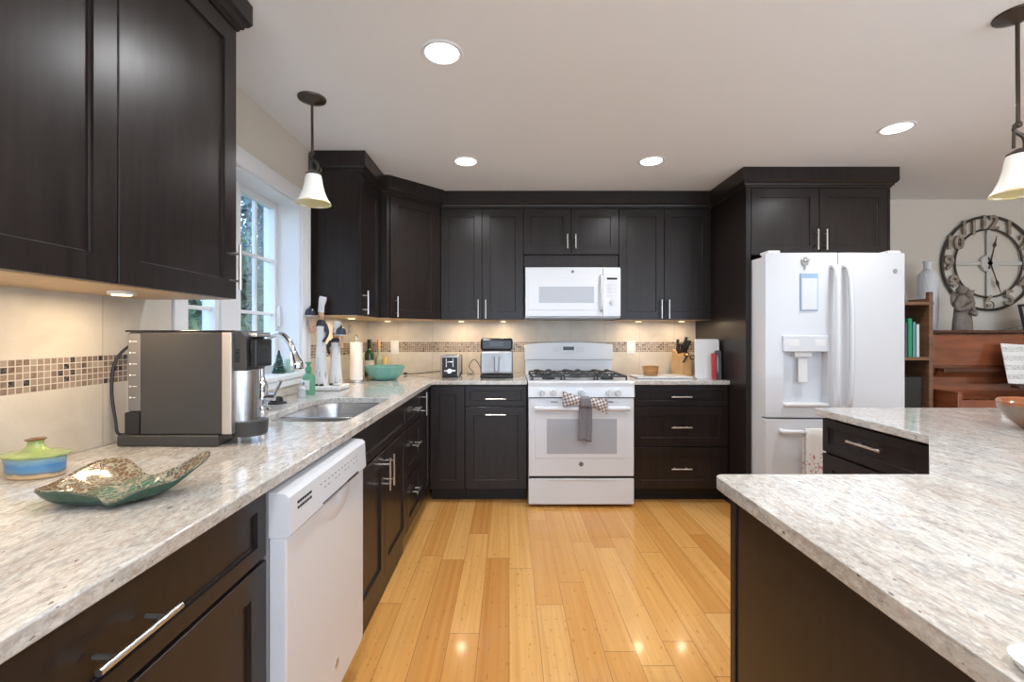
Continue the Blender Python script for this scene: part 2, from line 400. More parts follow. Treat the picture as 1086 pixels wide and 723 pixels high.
cabinet('upper_cabinet', 'short dark two-door wall cabinet directly above the microwave', UG, (.114, FU), 0, .766, YB-FU, 1.79, UZ1,
        [('door', .0, .383, 1.895, UZ1, ('v', .350, 1.995, .115)), ('door', .383, .766, 1.895, UZ1, ('v', .416, 1.995, .115)), ('flat', 0, .766, 1.79, 1.893)])
cabinet('upper_cabinet', 'tall dark two-door wall cabinet above the knife block', UG, (.88, FU), 0, .749, YB-FU, UZ0, UZ1,
        [('door', .0, .365, UZ0, UZ1, ('v', .335, 1.455)), ('door', .365, .737, UZ0, UZ1, ('v', .395, 1.455))], under=True)
# refrigerator surround
FS = 3.114
r = thing('refrigerator_surround_cabinet', 'tall dark cabinet surround with two doors over the refrigerator', 'cabinet', (1.63, FS, 0), UG)
part('side_panel', MB().box(1.63, 1.652, FS+.02, YB-.001, 0.001, 2.262), wood, r)
part('side_panel', MB().box(2.60, 2.622, FS+.02, YB2-.001, 0.001, 2.262), wood, r)
part('stile', MB().box(1.629, 1.664, FS, FS+.02, .001, 2.262, .002), wood, r)
part('stile', MB().box(2.608, 2.623, FS, FS+.02, .001, 2.262, .002), wood, r)
part('body', MB().box(1.652, 2.60, FS+.021, YB2-.01, 1.80, 2.262), wood, r)
fronts(r, Matrix.Translation((1.665, FS, 0)), [('door', 0, .470, 1.80, 2.262, ('v', .440, 1.90, .14)), ('door', .470, .942, 1.80, 2.262, ('v', .500, 1.90, .14))])

# crown mouldings: profile swept along a plan path (out = to the right of travel direction)
def sweep(path, prof):
    mb = MB(); n = len(path); P = [Vector((p[0], p[1], 0)) for p in path]; rings = []
    for i, p in enumerate(P):
        d0 = (p-P[i-1]).normalized() if i else None; d1 = (P[i+1]-p).normalized() if i < n-1 else None
        d0 = d0 or d1; d1 = d1 or d0
        n0 = Vector((d0.y, -d0.x, 0)); n1 = Vector((d1.y, -d1.x, 0)); mm = (n0+n1).normalized(); k = 1/max(.3, mm.dot(n0))
        rings.append([mb.bm.verts.new(p+mm*k*o+Vector((0, 0, z))) for o, z in prof])
    m = len(prof)
    for a, b in zip(rings, rings[1:]):
        for k in range(m): mb.bm.faces.new((a[k], a[(k+1) % m], b[(k+1) % m], b[k]))
    mb.bm.faces.new(rings[0][::-1]); mb.bm.faces.new(rings[-1]); return mb
top = CEIL-.001
prof = [(-.03, 2.263), (.004, 2.263), (.008, 2.272), (.016, 2.277), (.018, 2.287), (.026, 2.290), (.032, 2.300), (.035, 2.303), (.035, top), (-.03, top)]
tag(part('crown_moulding', sweep([(XL+.03, 2.843), (-.93, 2.843), (-.93, 3.27), (-.872, 3.27), (-.55, 3.592), (-.55, FU), (1.63, FU), (1.63, FS), (2.622, FS), (2.622, YB2-.002)], prof), wood, smooth=25),
    'continuous dark crown moulding along the far wall cabinets up to the ceiling', 'moulding', 'dark crown mouldings')
prof2 = [(o, z+.023 if z < top else z) for o, z in prof]
tag(part('crown_moulding', sweep([(-.93, .60), (-.93, 1.545), (XL+.001, 1.545)], prof2), wood, smooth=25),
    'short dark crown moulding on the nearest left wall cabinet', 'moulding', 'dark crown mouldings')

# base cabinets
BZ1 = .880; XF = -.59; FB = 3.36; TK = .10
cabinet('base_cabinet', 'dark base cabinet with one wide drawer, nearest the camera left of the dishwasher', BG, (XF, .28), PI/2, .82, .655, 0, BZ1,
        [('drawer', 0, .82, .712, .872, ('h', .41, .792, .155)), ('door', 0, .41, .105, .706, ('v', .375, .60)), ('door', .41, .82, .105, .706, ('v', .445, .60))], toe=TK)
cabinet('sink_base_cabinet', 'dark base cabinet with two doors under the sink', BG, (XF, 1.70), PI/2, .90, .034, 0, BZ1,
        [('false', 0, .90, .712, .872), ('door', 0, .45, .105, .706, ('v', .415, .60)), ('door', .45, .90, .105, .706, ('v', .485, .60))], toe=0)
# the sink base is open inside for the bowls
r, M = cabinet('base_cabinet', 'narrow dark base cabinet with three drawers right of the sink doors', BG, (XF, 2.605), PI/2, .405, .655, 0, BZ1,
        [('drawer', 0, .405, .712, .872, ('h', .2025, .792, .12)), ('drawer', 0, .405, .415, .706, ('h', .2025, .575, .12)), ('drawer', 0, .405, .105, .409, ('h', .2025, .29, .12))], toe=TK)
cabinet('base_cabinet', 'dark blind corner base cabinet with one vertical handle, left counter run', BG, (XF, 3.012), PI/2, .345, .655, 0, BZ1,
        [('door', 0, .345, .105, .872, ('v', .04, .785, .155))], toe=TK)
cabinet('corner_base_cabinet', 'dark corner base door without a handle facing the room', BG, (XF+.003, FB), 0, .258, .60, 0, BZ1,
        [('door', 0, .258, .105, .872)], toe=TK)
cabinet('base_cabinet', 'dark base cabinet with a drawer over one door under the air fryer', BG, (-.328, FB), 0, .458, .60, 0, BZ1,
        [('drawer', 0, .458, .722, .872, ('h', .229, .778, .15)), ('door', 0, .458, .105, .716, ('h', .229, .662, .15))], toe=TK)
cabinet('base_cabinet', 'dark base cabinet with three wide drawers right of the range', BG, (.915, FB), 0, .71, .60, 0, BZ1,
        [('drawer', 0, .71, .722, .872, ('h', .355, .793, .15)), ('drawer', 0, .71, .420, .716, ('h', .355, .568, .15)), ('drawer', 0, .71, .105, .414, ('h', .355, .262, .15))], toe=TK)

# ------------------------------------------------------------------ countertops
def slab(outer, holes, z0, z1):
    bm = bmesh.new()
    def loop(pts):
        vs = [bm.verts.new((p[0], p[1], z0)) for p in pts]
        return [bm.edges.new((vs[i], vs[(i+1) % len(vs)])) for i in range(len(vs))]
    es = loop(outer)
    for h in holes: es += loop(h)
    r = bmesh.ops.triangle_fill(bm, edges=es, use_beauty=True)
    fs = [f for f in r['geom'] if isinstance(f, bmesh.types.BMFace)]
    e = bmesh.ops.extrude_face_region(bm, geom=fs)
    bmesh.ops.translate(bm, verts=[v for v in e['geom'] if isinstance(v, bmesh.types.BMVert)], vec=(0, 0, z1-z0))
    mb = MB(); mb.bm.free(); mb.bm = bm; return mb
def rcorner(c, r, a0, a1, n=6): return [(c[0]+r*math.cos(math.radians(a0+(a1-a0)*k/n)), c[1]+r*math.sin(math.radians(a0+(a1-a0)*k/n))) for k in range(n+1)]
CT0, CT1 = .882, .912
# sink opening (D shape): front X -.64, back X -1.0, Y 1.765..2.44
hole = rcorner((-.70, 2.38), .06, 0, 90)+rcorner((-.90, 2.32), .12, 90, 180, 10)+[(-1.02, 2.25), (-1.018, 2.15)]+rcorner((-.87, 1.905), .14, 180, 270, 8)+rcorner((-.70, 1.825), .06, 270, 360)
outer = [(XL+.010, -.9), (-.565, -.9), (-.565, 3.325), (-.557, 3.333), (.133, 3.333), (.133, YB-.010), (XL+.010, YB-.010)]
bevm = [('BEVEL', dict(width=.004, segments=3, limit_method='ANGLE', angle_limit=math.radians(50)))]
tag(part('countertop', slab(outer, [hole], CT0, CT1), granite, mods=bevm), 'L-shaped pale granite countertop along the window wall with the sink cut into it', 'countertop', 'granite countertops')
tag(part('countertop', slab([(.910, 3.333), (1.628, 3.333), (1.628, YB-.010), (.910, YB-.010)], [], CT0, CT1), granite, mods=bevm), 'short pale granite countertop right of the range under the knife block', 'countertop', 'granite countertops')
isl = [(.495, -.9), (2.9, -.9), (2.9, 2.10), (1.425, 2.10), (1.41, 2.085), (1.41, 1.52), (1.02, 1.10)]+rcorner((.52, 1.075), .025, 90, 180, 4)
tag(part('countertop', slab(isl, [], CT0, CT1), granite, mods=bevm), 'large pale granite countertop covering the island, with an angled inner corner', 'countertop', 'granite countertops')
# island base
r = thing('kitchen_island', 'dark wooden kitchen island with smooth side panel and drawers facing the refrigerator', 'island', (1.5, .6, 0))
part('body', MB().prism([(.540, -.87), (2.6, -.87), (2.6, 2.07), (1.45, 2.07), (1.45, 1.53), (1.05, 1.07), (.540, 1.07)], .10, .881), wood, r)
part('toe_kick', MB().prism([(.60, -.80), (2.5, -.80), (2.5, 2.0), (1.51, 2.0), (1.51, 1.47), (1.09, 1.0), (.60, 1.0)], .001, .10), wood_dark, r)
part('corner_post', MB().box(.522, .5395, 1.046, 1.071, .001, .881, .003).box(.526, .5395, 1.035, 1.046, .001, .881), wood, r)
part('side_panel', MB().box(.524, .5395, -.87, 1.034, .001, .881, .001), wood, r)
MI = Matrix.Translation((1.430, 2.068, 0)) @ Matrix.Rotation(-PI/2, 4, 'Z')
fronts(r, MI, [('drawer', 0, .53, .722, .872, ('h', .281, .810, .175)), ('drawer', 0, .53, .42, .716, ('h', .281, .568, .17)), ('drawer', 0, .53, .105, .414, ('h', .281, .26, .17))])

# ------------------------------------------------------------------ appliances
# range
RX0, RX1, RF = .140, .903, 3.27
r = thing('gas_range', 'white freestanding gas range with black grates between the base cabinets', 'stove', (.52, RF, 0))
part('body', MB().box(RX0, RX1, RF+.045, YB-.02, .03, .895), white_app, r)
fo = MB()
for fx_ in (RX0+.05, RX1-.05):
    for fy_ in (RF+.1, YB-.1): fo.cyl((fx_, fy_, 0.0005), (fx_, fy_, .031), .018)
part('foot', fo, black_pl, r)
part('storage_drawer', MB().box(RX0, RX1, RF, RF+.044, .025, .212, .006).box(RX0+.12, RX1-.12, RF-.006, RF+.02, .200, .211, .004), white_app, r)
d = part('oven_door', MB().box(RX0, RX1, RF, RF+.044, .228, .792, .008).box(RX0+.05, RX1-.05, RF-.004, RF+.01, .36, .755, .003), white_app, r)
part('door_window', MB().box(.272, .777, RF-.0055, RF-.003, .392, .644, .001), grey_glass, d)
sl = MB()
for q in (.30, .70): sl.box(q, q+.05, RF-.0045, RF, .764, .769)
part('vent_slot', sl, black_pl, d)
hb = MB().tube(smooth_path([(RX0+.045, RF-.035, .723), (RX0+.10, RF-.045, .725), (.52, RF-.050, .725), (RX1-.10, RF-.045, .725), (RX1-.045, RF-.035, .723)]), .0175, 14)
for q in (RX0+.06, RX1-.06): hb.box(q-.013, q+.013, RF-.04, RF+.003, .710, .738, .005)
part('door_handle', hb, white_app, d)
part('badge', MB().tube([(.52, RF-.003, .317), (.52, RF+.001, .317)], .017, 24), mat('grey_badge', (.25, .24, .22), .3, metal=.6), d)
part('gap_shade', MB().box(RX0+.004, RX1-.004, RF+.006, RF+.0455, .7925, .7995).box(RX0+.004, RX1-.004, RF+.006, RF+.0455, .2125, .2275), black_pl, r)  # black strips stand in for the shade in the door and drawer gaps
# slanted control panel with knobs
cp = MB(); sec = [(RF+.046, .797), (RF-.004, .800), (RF+.004, .872), (RF+.002, .878), (RF+.000, .903), (RF+.03, .912), (RF+.046, .912)]
v0 = [(RX0-.002, a, b) for a, b in sec]; v1 = [(RX1+.002, a, b) for a, b in sec]; n = len(sec)
cp._new(v0+v1, [tuple(range(n)), tuple(range(2*n-1, n-1, -1))]+[(i, (i+1) % n, n+(i+1) % n, n+i) for i in range(n)])
part('control_panel', cp, white_app, r)
for kx in (.236, .318, .521, .720, .782):
    k = MB().tube([(kx, RF+.002, .837), (kx, RF-.012, .836), (kx, RF-.024, .835)], [.026, .025, .020], 24).box(kx-.006, kx+.006, RF-.040, RF-.018, .812, .858, .003)
    part('knob', k, white_app, r)
part('cooktop', MB().box(RX0-.002, RX1+.002, RF+.03, YB-.085, .895, .914, .004), white_app, r)
for bx, by in ((.30, 3.45), (.30, 3.73), (.745, 3.45), (.745, 3.73), (.52, 3.59)):
    part('burner', MB().lathe([(.05, 0), (.048, .010), (.036, .012), (.036, .020), (.001, .021)], (bx, by, .914), 24), iron, r)
for gx0, gx1 in ((.165, .395), (.405, .640), (.650, .878)):
    gr = MB(); zt = .948; y0, y1 = 3.36, 3.84; bw = .0085
    gr.box(gx0, gx1, y0, y0+.012, zt-.014, zt, .002).box(gx0, gx1, y1-.014, y1, zt-.012, zt, .002).box(gx0, gx0+.012, y0, y1, zt-.012, zt, .002).box(gx1-.012, gx1, y0, y1, zt-.012, zt, .002)
    gr.box(gx0, gx1, 3.594, 3.606, zt-.012, zt, .002)
    for cy in (3.45, 3.73):
        cx = (gx0+gx1)/2
        for a in range(4):
            dx, dy = math.cos(a*PI/2+PI/4), math.sin(a*PI/2+PI/4)
            gr.tube(smooth_path([(cx+dx*.125*.85, cy+dy*.125*.85, zt-.006), (cx+dx*.09, cy+dy*.09, zt+.006), (cx+dx*.055, cy+dy*.055, zt+.008), (cx+dx*.028, cy+dy*.028, zt)]), bw, 6)
        gr.box(cx-.006, cx+.006, cy-.115, cy-.05, zt-.010, zt+.006, .002).box(cx-.006, cx+.006, cy+.05, cy+.115, zt-.010, zt+.006, .002)
    for fx_ in (gx0+.006, gx1-.006):
        for fy_ in (y0+.006, y1-.006, 3.60): gr.tube([(fx_, fy_, .914), (fx_, fy_, zt-.005)], [.009, .006], 8)
    part('grate', gr, iron, r)
bg = MB(); pts = []
for k in range(17):
    t = k/16; xx = .130+.752*t; pts.append((xx, 1.166+.020*math.sin(PI*t)**.6))
pp = [(.130, 1.035)]+[(a, b) for a, b in pts]+[(.882, 1.035)]
MXZ = Matrix(((1, 0, 0, 0), (0, 0, 1, 0), (0, 1, 0, 0), (0, 0, 0, 1)))
bg.prism(pp, 3.855, 3.945, .010, 3, M=MXZ); bg.box(.138, .874, 3.872, 3.945, .905, 1.04, .002)
b_ = part('backguard', bg, white_app, r)
part('display', MB().box(.460, .552, 3.852, 3.858, 1.120, 1.150, .001), black_gl, b_)
bt = MB()
for ix in range(4):
    for iz in range(3): bt.box(.375+ix*.018, .385+ix*.018, 3.8535, 3.856, 1.107+iz*.014, 1.112+iz*.014); bt.box(.572+ix*.018, .582+ix*.018, 3.8535, 3.856, 1.107+iz*.014, 1.112+iz*.014)
for ix in range(6): bt.box(.458+ix*.017, .466+ix*.017, 3.8535, 3.856, 1.095, 1.099); bt.box(.458+ix*.017, .466+ix*.017, 3.8535, 3.856, 1.105, 1.109)
part('button', bt, mat('button_grey', (.45, .46, .48), .5), b_)
# bow-tie towel over oven handle
gingham = mat('gingham_cloth', (.5, .5, .5), .9); g = G(gingham); x, y, z = g.xyz()
a = g.m('GREATER_THAN', g.m('FRACT', g.m('MULTIPLY', g.m('ADD', x, g.m('MULTIPLY', z, .3)), 42)), .5); b2 = g.m('GREATER_THAN', g.m('FRACT', g.m('MULTIPLY', g.m('SUBTRACT', z, g.m('MULTIPLY', x, .3)), 42)), .5)
g.l(g.ramp(g.m('MULTIPLY', g.m('ADD', a, b2), .5), [(0, (.72, .70, .68)), (.5, (.42, .36, .35)), (1, (.16, .12, .12))]), g.b.inputs['Base Color'])
greycloth = mat('grey_knit_cloth', (.20, .19, .21), .95, bump=.6, vscale=120)
tw = thing('oven_towel', 'grey hanging kitchen towel tied to the oven handle with a checked bow', 'towel', (.54, RF-.06, .49))
def bowside(sg):
    def f(u, v):
        t = u; a = 2*PI*v
        h = .020+.030*t**.8; th = .010+.020*math.sin(PI*min(1, t*1.0))*.9
        return Vector((.535+sg*(.012+.145*t), RF-.075+th*math.sin(a)+.004*math.sin(9*t+3*v*6), .785+.012*t*(1 if sg < 0 else -1)-.03*t*(sg > 0)+h*math.cos(a)+.008*math.sin(5*v*6)*t))
    return f
for sg in (-1, 1): part('bow_loop', MB().surf(bowside(sg), 14, 25), gingham, tw, mods=[('SOLIDIFY', dict(thickness=.002))])
part('knot', MB().box(.495, .577, RF-.105, RF-.042, .742, .815, .018, 4), greycloth, tw)
def twf(u, v): return Vector((.492+.088*u+.008*(1-v)*math.sin(3*u), RF-.068+.006*math.sin(u*12+v*2), .745-.245*v+.008*math.sin(u*5)))
part('hanging_cloth', MB().surf(twf, 16, 14), greycloth, tw, mods=[('SOLIDIFY', dict(thickness=.006))])

# microwave
r = thing('microwave', 'white over-the-range microwave mounted under the short wall cabinet', 'microwave', (.5, 3.57, 1.384))
MX0, MX1, MF, MZ0, MZ1 = .128, .879, 3.565, 1.384, 1.787
part('body', MB().box(MX0, MX1, MF+.03, YB-.01, MZ0, MZ1-.001), white_app, r)
d = part('door', MB().box(MX0, .735, MF, MF+.03, MZ0+.01, MZ1-.012, .006).box(MX0+.02, .715, MF-.003, MF+.005, MZ0+.06, MZ1-.07, .003), white_app, r)
part('door_window', MB().box(.235, .668, MF-.005, MF-.002, 1.505, 1.630, .001), grey_glass, d)
part('door_handle', MB().tube(smooth_path([(.722, MF+.002, 1.72), (.722, MF-.035, 1.70), (.722, MF-.040, 1.58), (.722, MF-.035, 1.46), (.722, MF+.002, 1.44)]), .009, 12), white_app, d)
part('badge', MB().tube([(.50, MF-.003, 1.748), (.50, MF+.001, 1.748)], .012, 20), mat('dark_badge', (.2, .2, .2), .3, metal=.6), d)
c = part('control_panel', MB().box(.738, MX1, MF, MF+.03, MZ0+.01, MZ1-.012, .006), white_app, r)
part('display', MB().box(.770, .850, MF-.002, MF+.001, 1.685, 1.700), black_gl, c)
bt = MB()
for iz in range(4):
    for ix in range(3): bt.box(.765+ix*.030, .788+ix*.030, MF-.0015, MF+.001, 1.655-iz*.030+.006*(iz > 1)-.02, 1.672-iz*.030-.02)
bt.tube([(.81, MF-.012, 1.51), (.81, MF+.001, 1.51)], .017, 20)
part('button', bt, mat('pale_button', (.62, .62, .63), .5), c)
part('vent', MB().box(MX0+.03, MX1-.03, MF+.02, MF+.3, MZ0-.012, MZ0, .003), mat('vent_grey', (.2, .2, .2), .5), r)

# refrigerator
r = thing('refrigerator', 'white french-door refrigerator with ice and water dispenser under the surround cabinet', 'refrigerator', (2.11, 2.95, 0))
F0, F1, FF, SP = 1.668, 2.572, 2.93, 2.128
part('body', MB().box(F0+.004, F1-.004, FF+.068, 3.72, .05, 1.765, .006), white_app, r)
part('base_grille', MB().box(F0+.02, F1-.02, FF+.09, 3.6, .002, .05), black_pl, r)
def fdoor(x0, x1, z0, z1, bow=.012, M=None, hole=None):
    mb = MB(); n = 12; fc = []
    for k in range(n+1):
        t = k/n; fc.append((x0+(x1-x0)*t, FF+bow*(2*t-1)**2))
    pl = [(x1, FF+.062), (x0, FF+.062)]+[(a, b) for a, b in fc]
    mb.prism(pl, z0, z1, .006, 3); return mb
dz0, dz1 = .715, 1.782
# left door built round the dispenser recess
DX0, DX1, DZ0, DZ1 = 1.780, 2.062, .795, 1.142
ld = MB()
yf = lambda xx: FF+.014*((xx-2.12)/.45)**2
def doorseg(x0, x1, z0, z1):
    n = 6; pl = [(x1, FF+.062), (x0, FF+.062)]+[(x0+(x1-x0)*k/n, yf(x0+(x1-x0)*k/n)) for k in range(n+1)]
    ld.prism(pl, z0, z1)
doorseg(F0, DX0, dz0, dz1); doorseg(DX1, SP-.003, dz0, dz1); doorseg(DX0, DX1, DZ1, dz1); doorseg(DX0, DX1, dz0, DZ0); ld.box(DX0, DX1, FF+.056, FF+.062, DZ0, DZ1)
L = part('left_door', ld, white_app, r)
rd = MB(); n = 12; pl = [(F1, FF+.062), (SP+.003, FF+.062)]+[(SP+.003+(F1-SP-.003)*k/n, yf(SP+.003+(F1-SP-.003)*k/n)) for k in range(n+1)]
R_ = part('right_door', rd.prism(pl, dz0, dz1, .005, 3), white_app, r)
fz = MB(); pl = [(F1, FF+.062), (F0, FF+.062)]+[(F0+(F1-F0)*k/20, yf(F0+(F1-F0)*k/20)) for k in range(21)]
FZ = part('freezer_drawer', fz.prism(pl, .06, .703, .006, 3), white_app, r)
# dispenser
dp = MB().box(DX0-.008, DX1+.008, FF-.010, FF+.020, DZ1-.002, DZ1+.105, .008)
dsp = part('dispenser', dp, white_app, L)
part('button', MB().box(DX0+.02, DX0+.09, FF-.0115, FF-.009, DZ1+.035, DZ1+.075, .002).box(DX1-.09, DX1-.02, FF-.0115, FF-.009, DZ1+.035, DZ1+.075, .002), white_matte, dsp)
part('drip_tray', MB().box(DX0, DX1, FF-.018, FF+.056, DZ0-.006, DZ0+.012, .005), white_matte, dsp)
part('paddle', MB().box(1.885, 1.945, FF+.018, FF+.030, .94, 1.095, .005).box(1.86, 1.97, FF+.015, FF+.056, 1.105, DZ1, .004), white_matte, dsp)
for D_, hx, sg in ((L, SP-.040, -1), (R_, SP+.040, 1)):
    h = MB().tube(smooth_path([(hx, yf(hx)+.004, 1.695), (hx, FF-.045, 1.66), (hx+sg*.004, FF-.060, 1.4), (hx+sg*.004, FF-.060, 1.05), (hx, FF-.045, .81), (hx, yf(hx)+.004, .775)]), .016, 14)
    part('handle', h, white_app, D_)
h = MB().tube(smooth_path([(F0+.10, yf(F0+.1)+.004, .628), (F0+.13, FF-.04, .63), (2.12, FF-.055, .632), (F1-.13, FF-.04, .63), (F1-.10, yf(F1-.1)+.004, .628)]), .015, 14)
part('handle', h, white_app, FZ)
part('badge', MB().tube([(2.505, FF+.006, 1.665), (2.505, FF+.011, 1.665)], .014, 20), mat('steel_badge', (.45, .45, .46), .3, metal=.7), R_)
hc = MB().box(F0+.02, F0+.10, FF+.02, FF+.12, 1.782, 1.800, .005).box(F1-.10, F1-.02, FF+.02, FF+.12, 1.782, 1.800, .005)
part('hinge_cover', hc, white_matte, r)
nt_ = thing('note_pad', 'pale blue bordered notepad stuck on the left refrigerator door', 'notepad', (1.94, FF, 1.41))
part('backing', MB().box(1.885, 1.997, FF-.004, FF+.0015, 1.405, 1.648, .001), mat('pale_blue_card', (.33, .47, .66), .6), nt_)
part('paper', MB().box(1.892, 1.990, FF-.006, FF-.004, 1.413, 1.615, .0005), mat('note_paper', (.72, .76, .80), .7), nt_)
mg = MB()
for k in range(5):
    a = 2*PI*k/5+.3; mg.ball((1.915+.018*math.cos(a), FF-.004, 1.728+.020*math.sin(a)), .011, 1, .5, 1, 10)
mg.ball((1.915, FF-.006, 1.728), .010, 1, .6, 1, 10).box(1.91, 1.92, FF-.006, FF+.002, 1.675, 1.73, .002)
tag(part('refrigerator_magnet', mg, mat('pewter', (.45, .45, .44), .4, metal=.7)), 'small pewter flower magnet near the top of the left refrigerator door', 'magnet')
towel_m = mat('printed_cotton', (.75, .74, .73), .95); g = G(towel_m); x, y, z = g.xyz()
fl = g.noise(g.coord((1, 1, 1)), 60, 2, .5); zone = g.m('LESS_THAN', z, .50)
g.l(g.mix(g.m('MULTIPLY', g.ramp(fl, [(.56, 0.0), (.62, .8)]), zone), (.75, .74, .73), (.50, .12, .17)), g.b.inputs['Base Color'])
def ft(u, v):
    a = v
    if a < .46: yy_ = FF-.033; zz = .30+.345*(a/.46)
    elif a < .54: q = (a-.46)/.08; yy_ = FF-.033-.038*q; yy_ = FF-.033-.020*(1-math.cos(PI*q)); zz = .645+.010*math.sin(PI*q)
    else: yy_ = FF-.073; zz = .645-.39*((a-.54)/.46)
    return Vector((1.875+.125*u, yy_-.004*math.sin(u*9), zz))
tag(part('dish_towel', MB().surf(ft, 14, 30), towel_m, mods=[('SOLIDIFY', dict(thickness=.003))]), 'white cotton dish towel with red print hanging on the freezer handle', 'towel')

# dishwasher
DWX, DW0, DW1 = -.545, 1.106, 1.694
r = thing('dishwasher', 'white built-in dishwasher in the left counter run', 'dishwasher', (-.6, 1.4, 0))
part('body', MB().box(-1.20, DWX-.045, DW0+.002, DW1-.002, .10, .868), mat('dishwasher_grey', (.35, .35, .36), .5), r)
d = part('door', MB().box(DWX-.044, DWX, DW0+.002, DW1-.002, .118, .752, .006), white_app, r)
part('toe_kick', MB().box(-1.15, DWX-.10, DW0+.005, DW1-.005, .001, .10), black_pl, r)
cpn = MB(); sec = [(DWX-.044, .752), (DWX+.004, .752), (DWX+.010, .760), (DWX+.006, .850), (DWX-.004, .860), (DWX-.044, .864)]
v0 = [(a, DW0+.002, b) for a, b in sec]; v1 = [(a, DW1-.002, b) for a, b in sec]; n = len(sec)
cpn._new(v0+v1, [tuple(range(n)), tuple(range(2*n-1, n-1, -1))]+[(i, (i+1) % n, n+(i+1) % n, n+i) for i in range(n)])
cpn = part('control_panel', cpn, white_app, r)
vt = MB()
for k in range(6):
    for zz in (.822, .808): vt.box(DWX+.006, DWX+.0095, 1.150+k*.014, 1.159+k*.014, zz, zz+.006)
part('vent', vt, black_pl, cpn)
bt = MB()
for k in range(12):
    bt.box(DWX+.006, DWX+.0088, 1.29+k*.027, 1.298+k*.027, .822, .825)
    if k % 3: bt.box(DWX+.006, DWX+.0090, 1.29+k*.027, 1.303+k*.027, .806, .809)
part('button', bt, mat('icon_grey', (.30, .31, .33), .5), cpn)
pk = MB().box(DWX+.005, DWX+.0118, 1.30, 1.60, .763, .767, .001).box(DWX+.005, DWX+.0122, 1.50, 1.60, .762, .769, .001)
part('handle_slot', pk, black_pl, cpn)
def pocket(u, v):
    a = PI*u; rr = .095*(1-v)
    return Vector((DWX+.0008+.004*math.sin(PI*v), 1.43+rr*math.cos(a)*1.25, .750-rr*math.sin(a)*.75))
part('handle_recess', MB().surf(pocket, 20, 6), white_app, d)
part('badge', MB().tube([(DWX-.001, 1.43, .215), (DWX+.002, 1.43, .215)], .015, 20), mat('satin_badge', (.55, .55, .55), .3, metal=.7), d)
# sink base interior side panels (hidden)
# ------------------------------------------------------------------ sink and faucet
r = thing('kitchen_sink', 'stainless steel undermount double bowl sink below the window', 'sink', (-.83, 2.1, .66))
def bowl(loop, zt, zb, ins):
    mb = MB(); c = Vector((sum(p[0] for p in loop)/len(loop), sum(p[1] for p in loop)/len(loop)))
    rings = []
    for (k, z) in ((0.012, zt), (0, zt), (-.006, zt-.02), (-ins*.6, zb+.03), (-ins, zb+.008), (-ins-.03, zb), (-ins-.06, zb-.002)):
        ring = []
        for p in loop:
            q = Vector(p)-c; L_ = q.length; ring.append(mb.bm.verts.new((c.x+q.x*(L_+k)/L_, c.y+q.y*(L_+k)/L_, z)))
        rings.append(ring)
    n = len(loop)
    for a, b in zip(rings, rings[1:]):
        for k in range(n): mb.bm.faces.new((a[k], a[(k+1) % n], b[(k+1) % n], b[k]))
    mb.bm.faces.new(rings[-1]); return mb
far = [p for p in hole if p[1] > 2.03]; far = [(-.64, 2.03)]+far+[(-1.017, 2.03)]
near = [p for p in hole if p[1] < 2.0]; near = [(-1.016, 2.0)]+near+[(-.64, 2.0)]
for nm, lp in (('far', far), ('near', near)):
    bm_ = bowl(lp, .8805 if nm == 'far' else .8800, .68, .03)
    part('bowl', bm_, steel, r, mods=[('SOLIDIFY', dict(thickness=.0015, offset=1))])
part('divider', MB().box(-1.01, -.645, 2.002, 2.028, .80, .868, .008, 3), steel, r)
for cy in (1.88, 2.24): part('drain', MB().lathe([(.001, 0), (.03, .001), (.042, .004), (.045, .002)], (-.83, cy, .681), 24), chrome, r)
r = thing('faucet', 'polished chrome gooseneck kitchen faucet behind the sink', 'faucet', (-1.085, 2.02, CT1))
fx0, fy0 = -1.105, 2.02
part('base', MB().lathe([(.034, 0), (.034, .006), (.026, .012), (.024, .03), (.027, .045), (.027, .075), (.023, .085), (.026, .10), (.026, .12), (.016, .135), (.014, .15)], (fx0, fy0, CT1), 28), chrome, r)
neck = smooth_path([(fx0, fy0, CT1+.14), (fx0, fy0, 1.13), (fx0+.008, fy0, 1.20), (fx0+.045, fy0-.005, 1.245), (fx0+.095, fy0-.012, 1.250), (fx0+.135, fy0-.018, 1.215), (fx0+.155, fy0-.02, 1.165)])
part('neck', MB().tube(neck, .0125, 16), chrome, r)
part('spray_head', MB().tube([(fx0+.152, fy0-.02, 1.175), (fx0+.158, fy0-.021, 1.15), (fx0+.168, fy0-.023, 1.125), (fx0+.172, fy0-.024, 1.105), (fx0+.174, fy0-.024, 1.095)], [.014, .018, .026, .027, .022], 20), chrome, r)
part('lever', MB().tube([(fx0+.01, fy0, CT1+.06), (fx0+.055, fy0+.01, CT1+.06)], [.017, .017], 16).tube(smooth_path([(fx0+.045, fy0+.01, CT1+.06), (fx0+.060, fy0+.012, CT1+.09), (fx0+.080, fy0+.014, CT1+.135)]), [.007]*6+[.008]*6+[.010], 12), chrome, r)
tag(part('sink_stopper', MB().lathe([(.045, 0), (.045, .006), (.030, .010), (.026, .028), (.020, .032), (.001, .033)], (-1.150, 2.24, CT1), 28), black_pl), 'round black rubber sink stopper beside the faucet', 'stopper')
green_gl = clear_mat('green_bottle_plastic', (.20, .50, .30), .35)
r = thing('soap_bottle', 'green plastic pump soap bottle left of the chef figurines', 'bottle', (-1.135, 2.56, CT1))
part('body', MB().lathe([(.034, 0), (.037, .005), (.037, .09), (.030, .11), (.014, .122), (.014, .13)], (-1.135, 2.56, CT1), 28, 1, .75), green_gl, r)
part('cap', MB().lathe([(.016, 0), (.018, .01), (.018, .025), (.010, .03), (.010, .045), (.016, .048), (.016, .056), (.001, .058)], (-1.135, 2.56, CT1+.128), 20), mat('green_pump', (.10, .33, .19), .35), r)
